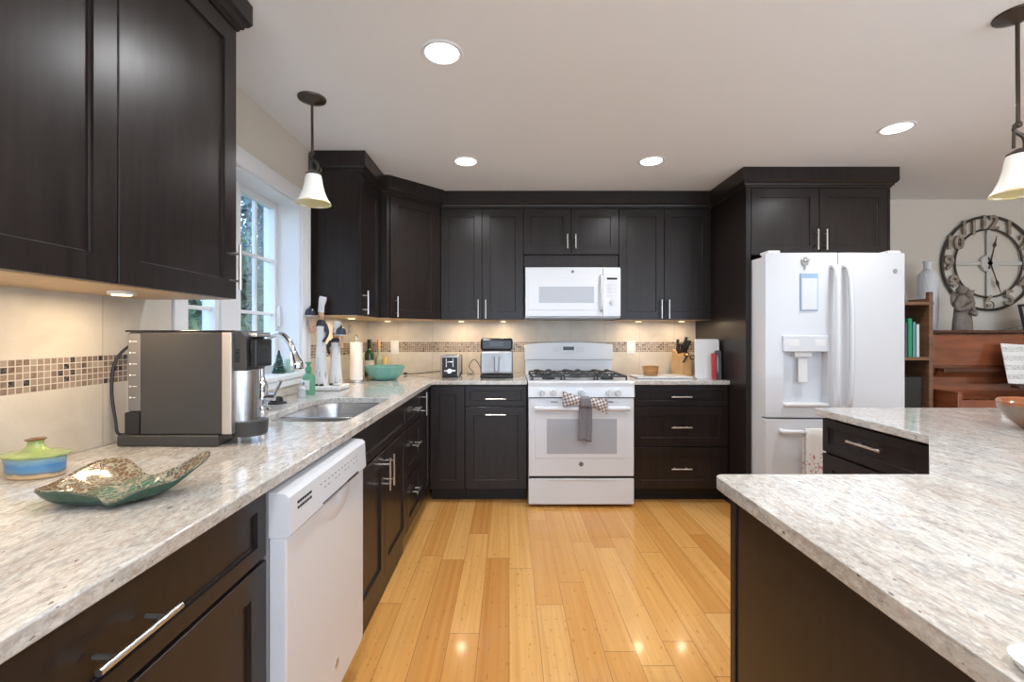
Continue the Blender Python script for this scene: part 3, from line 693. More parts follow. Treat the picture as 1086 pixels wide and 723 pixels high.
part('label', MB().box(-1.153, -1.117, 2.56-.0292, 2.56-.0277, CT1+.03, CT1+.085), mat('pale_label', (.7, .75, .7), .6), r)
r = thing('soap_dispenser', 'small clear glass dispenser standing in front of the green soap bottle', 'dispenser', (-1.125, 2.46, CT1))
part('body', MB().lathe([(.020, 0), (.022, .006), (.017, .03), (.020, .045), (.012, .060), (.012, .066)], (-1.125, 2.46, CT1), 20), clear_mat('clear_glass', (.82, .85, .88), .45), r)
part('cap', MB().lathe([(.013, 0), (.013, .012), (.006, .016), (.005, .03), (.001, .031)], (-1.125, 2.46, CT1+.065), 16), chrome, r)

# ------------------------------------------------------------------ coffee machine
coffee_side = mat('charcoal_plastic', (.045, .043, .042), .42)
r = thing('coffee_machine', 'large black and steel pod coffee machine on the left counter', 'coffee maker', (-1.0, 1.48, CT1))
c0, c1, cy0, cy1 = -1.118, -.869, 1.368, 1.500
part('base', MB().prism([(-1.180, 1.362), (-.875, 1.362), (-.905, 1.51), (-1.180, 1.51)], CT1+.001, CT1+.036, .006, 3), coffee_side, r)
part('body', MB().box(c0+.002, c1, cy0, cy1, CT1+.037, 1.258, .004), coffee_side, r)
part('top_cover', MB().box(-1.160, c1+.002, cy0-.002, cy1+.002, 1.2585, 1.264, .002), black_gl, r)
wt_ = part('water_tank', MB().box(-1.158, c0, cy0+.004, cy1-.004, CT1+.105, 1.258, .006), mat('smoked_plastic', (.16, .15, .145), .2, spec=.6), r)
mk = MB()
for k in range(6):
    zz = 1.06+.034*k; mk.tube([(-1.148, cy0+.002, zz), (-1.148, cy0+.006, zz)], .0028, 10)  .box(-1.142, -1.132+.004*(k % 2), cy0+.0025, cy0+.006, zz-.001, zz+.001)
part('level_mark', mk, mat('print_white', (.7, .7, .7), .6), wt_)
part('tank_holder', MB().box(-1.164, c0, cy0-.001, cy1+.001, CT1+.037, CT1+.104, .005), black_pl, r)
part('steel_band', MB().box(c1, c1+.030, cy0-.001, cy1+.001, CT1+.037, 1.258, .003), mat('band_steel', (.66, .62, .58), .32, metal=.9), r)
hd = MB()
hp = [(c1+.030, 1.140), (c1+.030, 1.262), (c1+.050, 1.262), (c1+.060, 1.252), (c1+.068, 1.235), (c1+.070, 1.150), (c1+.064, 1.140)]
hd.prism(hp, cy0+.01, cy1-.01, .004, 2, M=MXZ)
H = part('brew_head', hd, coffee_side, r)
vt = MB()
for k in range(6): vt.box(c1+.036, c1+.048, cy0+.0085, cy0+.011, 1.168+k*.007, 1.171+k*.007)
part('vent', vt, black_gl, H)
part('control_face', MB().box(c1+.0705, c1+.095, cy0+.02, cy1-.02, 1.150, 1.238, .006), black_gl, H)
part('lid', MB().box(c1+.055, c1+.090, cy0+.03, cy1-.02, 1.243, 1.258, .004), steel, H)
part('column', MB().tube([(c1+.026, 1.437, CT1+.037), (c1+.026, 1.437, 1.141)], .044, 32), steel, r)
dt = MB().lathe([(.001, 0), (.048, 0), (.051, .006), (.053, .044), (.050, .046), (.001, .0465)], (c1+.047, 1.435, CT1+.024), 32)
part('drip_tray', dt, coffee_side, r)
part('power_cord', MB().tube(smooth_path([(-1.155, 1.44, 1.225), (-1.200, 1.43, 1.215), (-1.228, 1.41, 1.165), (-1.225, 1.395, 1.08), (-1.205, 1.385, .99), (-1.195, 1.388, .945), (-1.160, 1.42, .952)]), .0045, 8), black_pl, r)

# ------------------------------------------------------------------ ceramics on left counter
bd = mat('butter_dish_glaze', (.4, .5, .5), .18, coat=.5); g = G(bd); x, y, z = g.xyz()
nz = g.noise(g.coord((1, 1, 1)), 25, 4, .6, .6); h = g.m('ADD', g.m('MULTIPLY', g.m('SUBTRACT', z, 0), 12), g.m('MULTIPLY', nz, .22))
g.l(g.ramp(h, [(.06, (.42, .27, .12)), (.22, (.55, .38, .20)), (.30, (.10, .13, .16)), (.34, (.09, .22, .36)), (.50, (.05, .20, .42)), (.62, (.20, .36, .42))]), g.b.inputs['Base Color'])
lidm = mat('green_glaze', (.30, .38, .13), .18, coat=.5, var=.25, vscale=25)
bc = (-1.135, 1.085, CT1)
r = thing('butter_dish', 'small oval blue ceramic dish with green lid near the left wall', 'dish', bc)
part('bowl', MB().lathe([(.060, 0), (.066, .004), (.068, .030), (.070, .048), (.066, .048), (.001, .042)], bc, 40, .94, .60), bd, r)
part('lid', MB().lathe([(.072, .0485), (.079, .053), (.079, .056), (.060, .058), (.034, .062), (.022, .070), (.017, .078), (.019, .086), (.001, .087)], bc, 40, .96, .62), lidm, r)
part('knob', MB().lathe([(.018, .0865), (.020, .089), (.012, .091), (.001, .092)], bc, 20), mat('brown_glaze', (.15, .07, .03), .25), r)
pg = mat('green_leaf_glaze', (.1, .2, .15), .24, coat=.25); g = G(pg); v = g.coord((1, 1, 1))
vo = g.n('ShaderNodeTexVoronoi', feature='DISTANCE_TO_EDGE'); vo.inputs['Scale'].default_value = 55; vd = g.n('ShaderNodeTexNoise'); vd.inputs['Scale'].default_value = 28; g.l(v, vd.inputs['Vector']); g.l(g.mix(.06, v, vd.outputs['Color']), vo.inputs['Vector'])
xx, yy3, zz3 = g.xyz(); rad = g.m('ADD', g.m('POWER', g.m('DIVIDE', xx, .11), 2), g.m('POWER', g.m('DIVIDE', yy3, .10), 2))
inn = g.ramp(g.m('ADD', rad, g.m('MULTIPLY', g.noise(v, 14, 3), .5)), [(.35, (.04, .16, .11)), (.60, (.10, .15, .09)), (.85, (.15, .09, .05))])
cc = g.mix(g.ramp(vo.outputs['Distance'], [(.05, 1.0), (.14, 0.0)]), inn, (.40, .36, .26))
nrm = g.n('ShaderNodeNewGeometry'); sn = g.n('ShaderNodeSeparateXYZ'); g.l(nrm.outputs['True Normal'], sn.inputs[0])
attr = g.n('ShaderNodeAttribute', attribute_name='inner'); 
g.l(g.mix(attr.outputs['Fac'], g.ramp(g.noise(v, 30, 4), [(.3, (.018, .055, .038)), (.7, (.045, .10, .065))]), cc), g.b.inputs['Base Color'])
g.bump(g.m('MULTIPLY', g.ramp(vo.outputs['Distance'], [(.0, 1.0), (.16, 0.0)]), attr.outputs['Fac']), .9, .004)
RIM = [(-.897, .858, .040), (-.920, .885, .036), (-.945, .945, .030), (-.945, 1.035, .046), (-.900, 1.060, .046), (-.845, 1.035, .032), (-.790, .998, .026), (-.740, 1.005, .042), (-.700, 1.028, .066), (-.668, 1.012, .072), (-.662, .975, .062), (-.680, .948, .046), (-.700, .935, .034), (-.728, .893, .032), (-.750, .872, .020), (-.770, .864, .016), (-.795, .866, .028), (-.850, .858, .040)]
def make_platter():
    C0 = Vector((-.805, .95, 0)); n = len(RIM); rim = []
    for i in range(n):
        a, b, c, d = [Vector(RIM[(i+k) % n]) for k in (-1, 0, 1, 2)]
        for j in range(6):
            t = j/6; rim.append(.5*((2*b)+(c-a)*t+(2*a-5*b+4*c-d)*t*t+(3*b-a-3*c+d)*t**3))
    bm = bmesh.new(); lay = bm.verts.layers.float.new('inner'); K = 18
    def ring(s_, up):
        out = []
        for r_ in rim:
            dx, dy = r_.x-C0.x, r_.y-C0.y; L_ = math.hypot(dx, dy); k = s_ if up else s_*(1-.004/L_*0)
            q = bm.verts.new((dx*k, dy*k, (.006 if up else .0)+(r_.z-.003)*s_**(2.2 if dy > .02 else (6 if dy < -.03 else 2.2+3.8*(.02-dy)/.05)))); q[lay] = 1 if up else 0; out.append(q)
        return out
    U = [ring(k/K, True) for k in range(1, K+1)]; D = [ring(k/K, False) for k in range(1, K+1)]
    m = len(rim)
    for A in (U, D):
        for p, q in zip(A, A[1:]):
            for k in range(m): bm.faces.new((p[k], p[(k+1) % m], q[(k+1) % m], q[k]))
        bm.faces.new(A[0])
    for k in range(m): bm.faces.new((U[-1][k], U[-1][(k+1) % m], D[-1][(k+1) % m], D[-1][k]))
    bmesh.ops.recalc_face_normals(bm, faces=bm.faces)
    me = bpy.data.meshes.new('ceramic_platter'); bm.to_mesh(me); bm.free()
    for p in me.polygons: p.use_smooth = True
    me.materials.append(pg); o = bpy.data.objects.new('ceramic_platter', me); COL.objects.link(o); o.location = (C0.x, C0.y, CT1+.0006)
    return o
pl_ = make_platter()
tag(pl_, 'green and brown textured ceramic platter with upturned corners on the left counter', 'platter')

# ------------------------------------------------------------------ items near the far-left corner
# chef statue
r = thing('chef_figurine', 'tall pair of slim white chef figurines on one base carrying covered trays', 'figurine', (-1.10, 2.80, CT1))
skin = mat('figurine_skin', (.62, .36, .24), .5); fw = mat('figurine_white', (.74, .73, .72), .4); fb = mat('figurine_black', (.03, .03, .035), .3)
part('base', MB().box(-1.215, -1.02, 2.72, 2.90, CT1+.001, CT1+.028, .008, 3), fw, r)
def chef(x, y, H, side, tall):
    z0 = CT1+.028
    b = MB().lathe([(.038, .0), (.042, .02), (.039, .10*H), (.031, .40*H), (.026, .55*H), (.029, .66*H), (.023, .72*H), (.010, .74*H)], (x, y, z0), 20, 1, .75)
    body = part('robe', b, fw, r)
    sh = MB()
    for s in (-1, 1): sh.ball((x+s*.016, y-.030, z0+.004), .013, 1, 1.5, .6, 12)
    part('shoe', sh, fb, r)
    part('vest', MB().lathe([(.029, .61*H), (.031, .67*H), (.026, .72*H), (.014, .74*H)], (x, y+.003, z0), 20, 1.02, .78), fb, r)
    hd_ = MB().ball((x, y, z0+.785*H), .021, .9, .95, 1.25, 16); hd_.tube([(x, y, z0+.72*H), (x, y, z0+.76*H)], .009, 12).ball((x, y-.020, z0+.782*H), .005, 1, 1, 1, 8)
    part('head', hd_, skin, r)
    fc = MB()
    for s in (-1, 1): fc.ball((x+s*.008, y-.0185, z0+.795*H), .0022, 1, 1, 1, 6)
    fc.box(x-.009, x+.009, y-.022, y-.018, z0+.770*H, z0+.775*H, .001)
    part('moustache', fc, fb, r)
    part('hat', MB().tube([(x, y, z0+.82*H), (x+.003, y, z0+.90*H), (x+.010, y, z0+.965*H), (x+.014, y, z0+1.0*H)], [.019, .018, .023, .020], 18), fw, r)
    ax = x+side*.048
    part('arm', MB().tube(smooth_path([(x+side*.028, y, z0+.68*H), (ax, y-.02, z0+.60*H), (ax, y-.035, z0+.68*H), (ax, y-.04, z0+.765*H)]), [.011]*6+[.010]*6+[.008]*6+[.007], 12), skin, r)
    part('arm', MB().tube(smooth_path([(x-side*.026, y, z0+.69*H), (x-side*.044, y-.01, z0+.58*H), (x-side*.026, y-.032, z0+.49*H)]), [.012]*6+[.009]*6+[.007], 12), fb, r)
    tz = z0+.775*H
    part('tray', MB().lathe([(.001, 0), (.040, .0), (.044, .005), (.001, .006)], (ax, y-.04, tz), 24), fw, r)
    part('cloche', MB().lathe([(.030, .006), (.030, .02), (.025, .038), (.014, .050), (.005, .053), (.006, .060), (.001, .064)], (ax, y-.04, tz), 24), mat('cloche_pewter', (.05, .055, .07), .18, metal=.5), r)
chef(-1.158, 2.785, .545, -1, 1); chef(-1.085, 2.83, .395, 1, 0)
part('sign', MB().box(-1.06, -1.025, 2.73, 2.77, CT1+.0285, CT1+.042, .003), fw, r)
g = G(fw); v = g.coord((3, 3, .5)); g.l(g.mix(g.ramp(g.noise(v, 22, 3, .6, 1), [(.62, 0.0), (.66, .8)]), (.74, .73, .72), (.20, .20, .22)), g.b.inputs['Base Color'])
# paper towel
pc = (-1.105, 3.27, CT1)
r = thing('paper_towel_holder', 'upright paper towel roll on a round steel holder in the corner', 'paper towel holder', pc)
part('base', MB().lathe([(.075, 0), (.078, .004), (.078, .012), (.070, .015), (.001, .015)], pc, 36), steel, r)
part('rod', MB().tube([(pc[0], pc[1], CT1+.014), (pc[0], pc[1], CT1+.315)], .006, 12).ball((pc[0], pc[1], CT1+.325), .013), chrome, r)
part('paper_roll', MB().lathe([(.020, .016), (.044, .016), (.045, .02), (.045, .282), (.044, .286), (.020, .286)], pc, 36), mat('paper_white', (.80, .79, .77), .9, bump=.4, vscale=90), r)
tag(part('wall_hook', MB().lathe([(.031, 0), (.031, .012), (.022, .016), (.022, .014), (.001, .012)], (0, 0, 0), 28).xf(Matrix.Translation((XL+.0095, 3.52, 1.295)) @ Matrix.Rotation(PI/2, 4, 'Y')), mat('hook_grey', (.55, .52, .48), .4)), 'small round disc fixed on the tiled wall under the left corner cabinets', 'puck light')
# wine bottle, pepper mill, candle
def bottle(c, H, R, m, lab=None, cap=None):
    b = MB().lathe([(R*.9, 0), (R, .005), (R, H*.58), (R*.85, H*.66), (R*.38, H*.74), (R*.36, H*.96), (R*.42, H*.965), (R*.42, H*.99), (.001, H)], c, 28)
    return b
c = (-1.15, 3.72, CT1); r = thing('wine_bottle', 'dark green wine bottle with white label behind the teal bowl', 'bottle', c)
part('glass', bottle(c, .30, .037, 0), mat('dark_green_glass', (.02, .06, .02), .08, spec=.7), r)
part('label', MB().lathe([(.0375, .06), (.0375, .13)], c, 28), mat('label_cream', (.6, .58, .5), .7), r)
part('capsule', MB().lathe([(.0150, .225), (.0160, .230), (.0165, .300), (.001, .302)], c, 20), black_pl, r)
c = (-1.115, 3.87, CT1); r = thing('oil_bottle', 'slim bottle with a cork stopper behind the teal bowl, right of the wine bottle', 'bottle', c)
part('glass', bottle(c, .22, .030, 0), clear_mat('pale_green_glass', (.62, .72, .55), .5), r)
part('cork', MB().lathe([(.012, .215), (.014, .222), (.015, .26), (.010, .30), (.001, .302)], c, 16), mat('cork', (.52, .30, .14), .7), r)
c = (-1.055, 3.86, CT1)
tag(part('candle', MB().lathe([(.018, 0), (.018, .15), (.015, .153), (.001, .152)], c, 20), mat('yellow_wax', (.70, .55, .22), .5)), 'pale yellow pillar candle behind the teal bowl', 'candle')
c = (-.94, 3.42, CT1)
tag(part('serving_bowl', MB().lathe([(.07, 0), (.085, .003), (.115, .03), (.140, .07), (.152, .103), (.147, .104), (.135, .074), (.108, .036), (.08, .010), (.001, .008)], c, 48), mat('teal_glaze', (.16, .42, .38), .3, var=.12, vscale=30, coat=.3)), 'wide teal ceramic bowl on the counter in the far left corner', 'bowl')
# outlets
for q, lb in ((-1.0, 'white outlet plate on the tiles above the teal bowl'), (1.065, 'white outlet plate on the tiles behind the wooden bowl')):
    r = thing('outlet', lb, 'outlet', (q, YB-.009, 1.14), 'outlet plates on the backsplash')
    part('plate', MB().box(q-.036, q+.036, YB-.015, YB-.0095, 1.082, 1.200, .003), white_matte, r)
    part('socket', MB().box(q-.016, q+.016, YB-.0165, YB-.0148, 1.115, 1.167, .002), white_trim, r)
# toaster
fry_steel2 = mat('satin_toaster_steel', (.45, .44, .43), .35, metal=1)
r = thing('toaster', 'small black and chrome two-slice toaster on the back counter', 'toaster', (-.46, 3.62, CT1))
t0, t1, ty0, ty1 = -.540, -.395, 3.56, 3.83
part('body', MB().box(t0+.004, t1-.004, ty0+.012, ty1-.012, CT1+.012, CT1+.175, .02, 4), steel, r)
part('end_cap', MB().box(t0, t1, ty0+.002, ty0+.020, CT1+.010, CT1+.178, .020, 4), fry_steel2, r)
part('front_panel', MB().box(t0+.012, t1-.012, ty0-.003, ty0+.010, CT1+.012, CT1+.160, .006, 3), black_pl, r)
part('lever_slot', MB().box(-.497, -.491, ty0-.0045, ty0, CT1+.085, CT1+.150).box(-.444, -.438, ty0-.0045, ty0, CT1+.085, CT1+.150), steel, r)
part('end_cap', MB().box(t0, t1, ty1-.018, ty1, CT1+.008, CT1+.170, .012, 3), black_pl, r)
part('foot', MB().box(t0+.01, t1-.01, ty0+.01, ty1-.01, CT1+.001, CT1+.012), black_pl, r)
part('lever', MB().box(-.490, -.445, ty0-.022, ty0+.002, CT1+.120, CT1+.132, .003), chrome, r)
part('dial', MB().tube([(-.4675, ty0+.002, CT1+.055), (-.4675, ty0-.014, CT1+.055)], .019, 20).box(-.512, -.423, ty0-.004, ty0+.002, CT1+.047, CT1+.063, .003), chrome, r)
part('slot', MB().box(-.508, -.490, ty0+.05, ty1-.05, CT1+.174, CT1+.1765).box(-.445, -.427, ty0+.05, ty1-.05, CT1+.174, CT1+.1765), black_pl, r)
part('power_cord', MB().tube(smooth_path([(t0+.002, 3.80, CT1+.04), (-.60, 3.84, CT1+.030), (-.70, 3.83, CT1+.020), (-.80, 3.82, CT1+.010), (-.86, 3.81, CT1+.010)]), .0035, 8).tube([(-.86, 3.81, CT1+.012), (-.89, 3.80, CT1+.014)], [.011, .008], 10), black_pl, r)
# air fryer
r = thing('air_fryer', 'square stainless air fryer with black top left of the range', 'air fryer', (-.08, 3.62, CT1))
a0, a1, ay0, ay1 = -.225, .030, 3.50, 3.78
fry_steel = mat('satin_dark_steel', (.40, .40, .41), .42, metal=1, var=.12, vscale=3, stretch=(6, 1, 1))
part('body', MB().box(a0, a1, ay0+.012, ay1, CT1+.028, CT1+.215, .022, 4), fry_steel, r)
part('base', MB().box(a0-.002, a1+.002, ay0+.010, ay1+.002, CT1+.002, CT1+.030, .010, 3), black_pl, r)
part('control_top', MB().box(a0+.003, a1-.003, ay0+.010, ay1, CT1+.216, CT1+.312, .018, 4), black_gl, r)
bk = part('basket_front', MB().box(a0+.008, a1-.008, ay0-.001, ay0+.014, CT1+.045, CT1+.200, .006), fry_steel, r)
part('handle', MB().box(-.115, -.078, ay0-.050, ay0+.002, CT1+.055, CT1+.175, .008, 3).box(-.130, -.063, ay0-.020, ay0+.002, CT1+.155, CT1+.178, .004), fry_steel, bk)
part('display', MB().box(-.150, -.045, ay0+.0085, ay0+.0105, CT1+.250, CT1+.285), mat('display_grey', (.05, .05, .06), .1), r)
part('power_cord', MB().tube(smooth_path([(a0+.0, 3.75, CT1+.03), (-.26, 3.80, CT1+.10), (-.30, 3.82, CT1+.13), (-.34, 3.84, CT1+.07), (-.30, 3.86, CT1+.012), (-.36, 3.88, CT1+.006)]), .0035, 8), black_pl, r)
# tray, wooden bowl, knife block
marble = mat('marble', (.62, .63, .65), .2, var=.2, vscale=9)
tag(part('marble_tray', MB().box(.985, 1.41, 3.47, 3.72, CT1+.001, CT1+.016, .005, 3), marble), 'thin rectangular marble board on the counter right of the range', 'tray')
c = (1.13, 3.62, CT1+.0165)
tag(part('wooden_bowl', MB().lathe([(.048, 0), (.056, .004), (.062, .055), (.064, .072), (.058, .072), (.050, .012), (.001, .010)], c, 36), mat('warm_wood', (.42, .20, .07), .4, var=.2, vscale=8, stretch=(1, 1, 8))), 'small round brown wooden bowl standing on the marble board', 'bowl')
beech = mat('beech_wood', (.60, .37, .17), .4, var=.12, vscale=10, stretch=(8, 1, 1))
r = thing('knife_block', 'light wood knife block holding black-handled knives left of the cutting boards', 'knife block', (1.46, 3.80, CT1))
MK = Matrix.Translation((1.460, 3.835, 0))
prK = [(-.085, CT1+.001), (.075, CT1+.001), (.095, CT1+.05), (.060, CT1+.215), (-.055, CT1+.170)]
MYZ = Matrix(((0, 0, 1, 0), (1, 0, 0, 0), (0, 1, 0, 0), (0, 0, 0, 1)))
part('block', MB().prism(prK, -.055, .055, .004, 2, M=MK @ MYZ), beech, r)
kh = random.Random(4)
for kx, ky, kl, tl in ((-.034, -.02, .10, -.010), (-.012, -.01, .09, .0), (.010, -.005, .12, .022), (.032, .0, .115, .03), (.010, .035, .13, .035), (-.025, .03, .11, -.01)):
    p0 = Vector((1.460+kx, 3.835+ky, CT1+.185+ky*.4)); dr = Vector((tl, -.045, kl)); dr.normalize()
    b = MB().tube([p0-dr*.01, p0+dr*.02, p0+dr*kl*.6, p0+dr*kl], [.010, .011, .010, .013], 12, flat=.75)
    part('knife', b, black_pl, r)
sc = MB()
cx_, cz_ = 1.490, CT1+.155
for ox, oz in ((-.012, .02), (.035, -.004)):
    ring = [(cx_+ox+.020*math.cos(2*PI*k/16), 3.765, cz_+oz+.016*math.sin(2*PI*k/16)) for k in range(17)]
    sc.tube(ring, .0045, 8)
sc.tube([(cx_-.010, 3.766, cz_+.004), (cx_-.045, 3.766, cz_-.045)], .007, 10)
part('scissors', sc, black_pl, r)
# cutting boards leaning at the panel
def boardr(x0, x1, z0, z1, y, t, tilt, m, name, label, hole=None, rad=.02):
    out = rcorner((x1-rad, z1-rad), rad, 0, 90)+rcorner((x0+rad, z1-rad), rad, 90, 180)+rcorner((x0+rad, z0+rad), rad, 180, 270)+rcorner((x1-rad, z0+rad), rad, 270, 360)
    mb = slab(out, [hole] if hole else [], 0, t)
    mb.xf(Matrix.Translation((0, y, CT1+.001)) @ Matrix.Rotation(tilt, 4, 'X') @ Matrix.Translation((0, 0, -0)) @ MXZ)
    return tag(part(name, mb, m, mods=[('BEVEL', dict(width=.002, segments=2, limit_method='ANGLE'))]), label, 'cutting board', 'cutting boards leaning by the refrigerator panel')
pale = mat('pale_pink_board', (.68, .60, .56), .4, var=.06, vscale=12); whb = mat('white_board', (.76, .75, .74), .35)
def oval(cx, cz, a, b, n=20): return [(cx+a*math.cos(2*PI*k/n), cz+b*math.sin(2*PI*k/n)) for k in range(n)]
boardr(1.50, 1.627, .0, .300, 3.50, .010, -.06, mat('black_board', (.02, .02, .022), .4), 'cutting_board', 'black cutting board at the back of the leaning set', None)
boardr(1.425, 1.612, .0, .305, 3.46, .010, -.06, whb, 'cutting_board', 'large white cutting board with corner grips beside the knife block', None)
boardr(1.560, 1.608, .0, .22, 3.425, .010, -.04, mat('grey_board', (.10, .10, .11), .4), 'cutting_board', 'narrow dark grey board with an oval grip, right of the red one', oval(1.584, .115, .010, .075), .015)
boardr(1.525, 1.555, .0, .20, 3.40, .012, -.04, mat('red_board', (.55, .05, .06), .4), 'cutting_board', 'small red board in front of the white cutting board', None, .012)

# ------------------------------------------------------------------ window sill ornaments
c = (-1.315, 2.585, WZ0); r = thing('ornament_tree', 'little dark green ornamental fir tree on the window sill', 'ornament', c)
tm = MB(); rr = random.Random(7)
for k in range(9):
    z0 = .012+k*.013; ra = .036*(1-k/10)
    tm.lathe([(ra*.5, z0+.016), (ra, z0), (ra*.9, z0-.002), (.004, z0+.004)], c, 14, rf=lambda a, j, z: 1+.18*math.sin(5*a+k))
part('branches', tm, mat('fir_green', (.015, .06, .035), .5, bump=.5, vscale=200), r)
part('base', MB().lathe([(.035, 0), (.036, .004), (.028, .010), (.001, .011)], c, 20), mat('ornament_base', (.05, .10, .06), .5), r)
bl = MB()
for k in range(16):
    a = k*2.4; zz = .018+k*.0065; ra = .035*(1-zz/.15); bl.ball((c[0]+ra*math.cos(a), c[1]+ra*math.sin(a), c[2]+zz), .0035, n=8)
part('baubles', bl, mat('silver_bauble', (.5, .52, .56), .2, metal=.8), r)
c = (-1.29, 2.655, WZ0); r = thing('glass_jar', 'small clear glass jar on the window sill right of the fir ornament', 'jar', c)
part('glass', MB().lathe([(.026, 0), (.028, .004), (.028, .075), (.026, .078), (.024, .075), (.024, .006), (.001, .005)], c, 24), clear_mat('jar_glass', (.75, .88, .82), .6), r)
part('filling', MB().lathe([(.022, .007), (.022, .04), (.001, .041)], c, 20), mat('pale_green_wax', (.55, .66, .50), .5), r)

# ------------------------------------------------------------------ lamps
def downlight(x, y, lb, r_=.077):
    t = thing('recessed_light', lb, 'ceiling light', (x, y, CEIL-.006), 'recessed ceiling lights')
    part('trim_ring', MB().lathe([(r_*.86, -.0005), (r_*.90, -.005), (r_*1.05, -.006), (r_*1.14, -.0005)], (x, y, CEIL), 40), white_trim, t)
    part('lens', MB().lathe([(.001, -.004), (r_*.87, -.0035), (r_*.87, -.001), (.001, -.001)], (x, y, CEIL), 40), lens_m, t)
    ld_ = bpy.data.lights.new('lamp', 'AREA'); ld_.shape = 'DISK'; ld_.size = r_*1.7; ld_.energy = DOWNLIGHT_W; ld_.color = (.97, .98, 1); ld_.spread = math.radians(150)
    lo = bpy.data.objects.new('lamp', ld_); COL.objects.link(lo); lo.parent = t; lo.location = (0, 0, -.004)
lens_m = mat('lit_lens', (.9, .9, .9), .4, emis=(1, .98, .95), estr=5)
for x, y, lb in ((-.272, 1.838, 'round recessed ceiling light nearest the camera, left of centre'), (-.286, 2.985, 'round recessed ceiling light above the air fryer side, far left'),
                 (.937, 2.98, 'round recessed ceiling light in front of the right wall cabinets'), (2.144, 2.504, 'round recessed ceiling light right of the refrigerator cabinet')):
    downlight(x, y, lb)
for x, y in ((.95, 1.25), (-.28, .3), (.95, .2), (2.2, .6), (-.28, -1.4), (1.0, -1.5), (2.4, -1.4), (3.9, 2.2), (3.9, .3), (3.9, -1.5)):  # unseen lamps added as fill light for the room
    downlight(x, y, 'added round ceiling light for fill, above or behind the camera, out of view')
def pendant(x, y, zb, lb, arm=0):
    t = thing('pendant_light', lb, 'pendant lamp', (x, y, CEIL), 'bronze pendant lamps with frosted shades')
    part('canopy', MB().lathe([(.001, -.001), (.066, -.001), (.064, -.008), (.045, -.016), (.020, -.024), (.010, -.032), (.001, -.033)], (x, y, CEIL), 36), bronze, t)
    zr = zb+.245
    part('rod', MB().tube([(x, y, CEIL-.03), (x+.002, y, zr)], .0062, 12).ball((x+.002, y, zr), .012), bronze, t)
    part('scroll_arm', MB().tube(smooth_path([(x+.002, y, zr+.01), (x-.012, y, zr-.02), (x+.022, y, zr-.045), (x+.026, y, zr-.08), (x+.008, y, zr-.10), (x+.010, y, zb+.155)]), .0065, 10).tube(smooth_path([(x+.012, y, zr-.105), (x+.035, y, zr-.095), (x+.045, y, zr-.080), (x+.032, y, zr-.070)]), .004, 8).tube([(x-.012, y, zr-.0), (x-.014, y, zb+.16)], .005, 8), bronze, t)
    part('socket_cap', MB().lathe([(.008, .160), (.022, .152), (.036, .142), (.034, .136), (.001, .137)], (x+.008, y, zb), 28), bronze, t)
    def wav(a, j, z): return 1+.035*math.cos(6*a)*max(0, (.03-z)/.03)
    prof = [(.033, .140), (.038, .125), (.043, .09), (.052, .055), (.066, .022), (.078, .004), (.080, 0), (.077, .002), (.064, .024), (.050, .057), (.041, .09), (.036, .122), (.030, .136)]
    sh = part('shade', MB().lathe(prof, (x+.008, y, zb), 48, rf=wav), frost, t)
    part('shade_rim', MB().lathe([(.076, .006), (.0800, .001), (.0815, -.001), (.0790, -.002), (.0755, .004)], (x+.008, y, zb), 48), amber_edge, sh)
    part('bulb', MB().ball((x+.008, y, zb+.065), .024, 1, 1, 1.3, 16), mat('lit_bulb', (1, .95, .85), .4, emis=(1, .9, .75), estr=2.5), t)
    pl2 = bpy.data.lights.new('lamp', 'POINT'); pl2.energy = PENDANT_W; pl2.color = (1, .87, .72); pl2.shadow_soft_size = .02
    lo = bpy.data.objects.new('lamp', pl2); COL.objects.link(lo); lo.parent = t; lo.location = (.008, 0, zb+.03-CEIL)
pendant(-.954, 2.19, 1.885, 'bronze pendant lamp with frosted bell shade hanging over the sink')
pendant(1.815, 1.616, 1.755, 'bronze pendant lamp with frosted bell shade hanging over the island at the right edge')
# under-cabinet puck lights
warm_lens = mat('lit_warm_lens', (1, .8, .5), .4, emis=(1, .72, .40), estr=2.5)
def puck(x, y, lb):
    t = thing('puck_light', lb, 'light', (x, y, UZ0-.010), 'small puck lights under the wall cabinets')
    part('housing', MB().lathe([(.001, 0), (.032, 0), (.032, .009), (.001, .009)], (x, y, UZ0-.0095), 24), white_matte, t)
    part('lens', MB().lathe([(.001, 0), (.022, 0), (.022, .002), (.001, .002)], (x, y, UZ0-.0118), 24), warm_lens, t)
    l = bpy.data.lights.new('lamp', 'AREA'); l.shape = 'DISK'; l.size = .06; l.energy = UNDER_W; l.color = (1, .76, .50)
    lo = bpy.data.objects.new('lamp', l); COL.objects.link(lo); lo.parent = t; lo.location = (0, 0, -.004)
for x, y, lb in ((-1.07, .85, 'small puck light under the nearest left wall cabinet, nearer the camera'), (-1.07, 1.25, 'small puck light under the nearest left wall cabinet, above the coffee machine'),
                 (-1.08, 3.1, 'small puck light under the cabinet above the chef figurines'), (-1.0, 3.72, 'small puck light under the diagonal corner wall cabinet'),
                 (-.40, 3.78, 'small puck light under the cabinet above the toaster'), (-.05, 3.78, 'small puck light under the cabinet above the air fryer'),
                 (1.08, 3.78, 'small puck light under the right cabinet above the wooden bowl'), (1.44, 3.78, 'small puck light under the right cabinet above the knife block')):
    puck(x, y, lb)

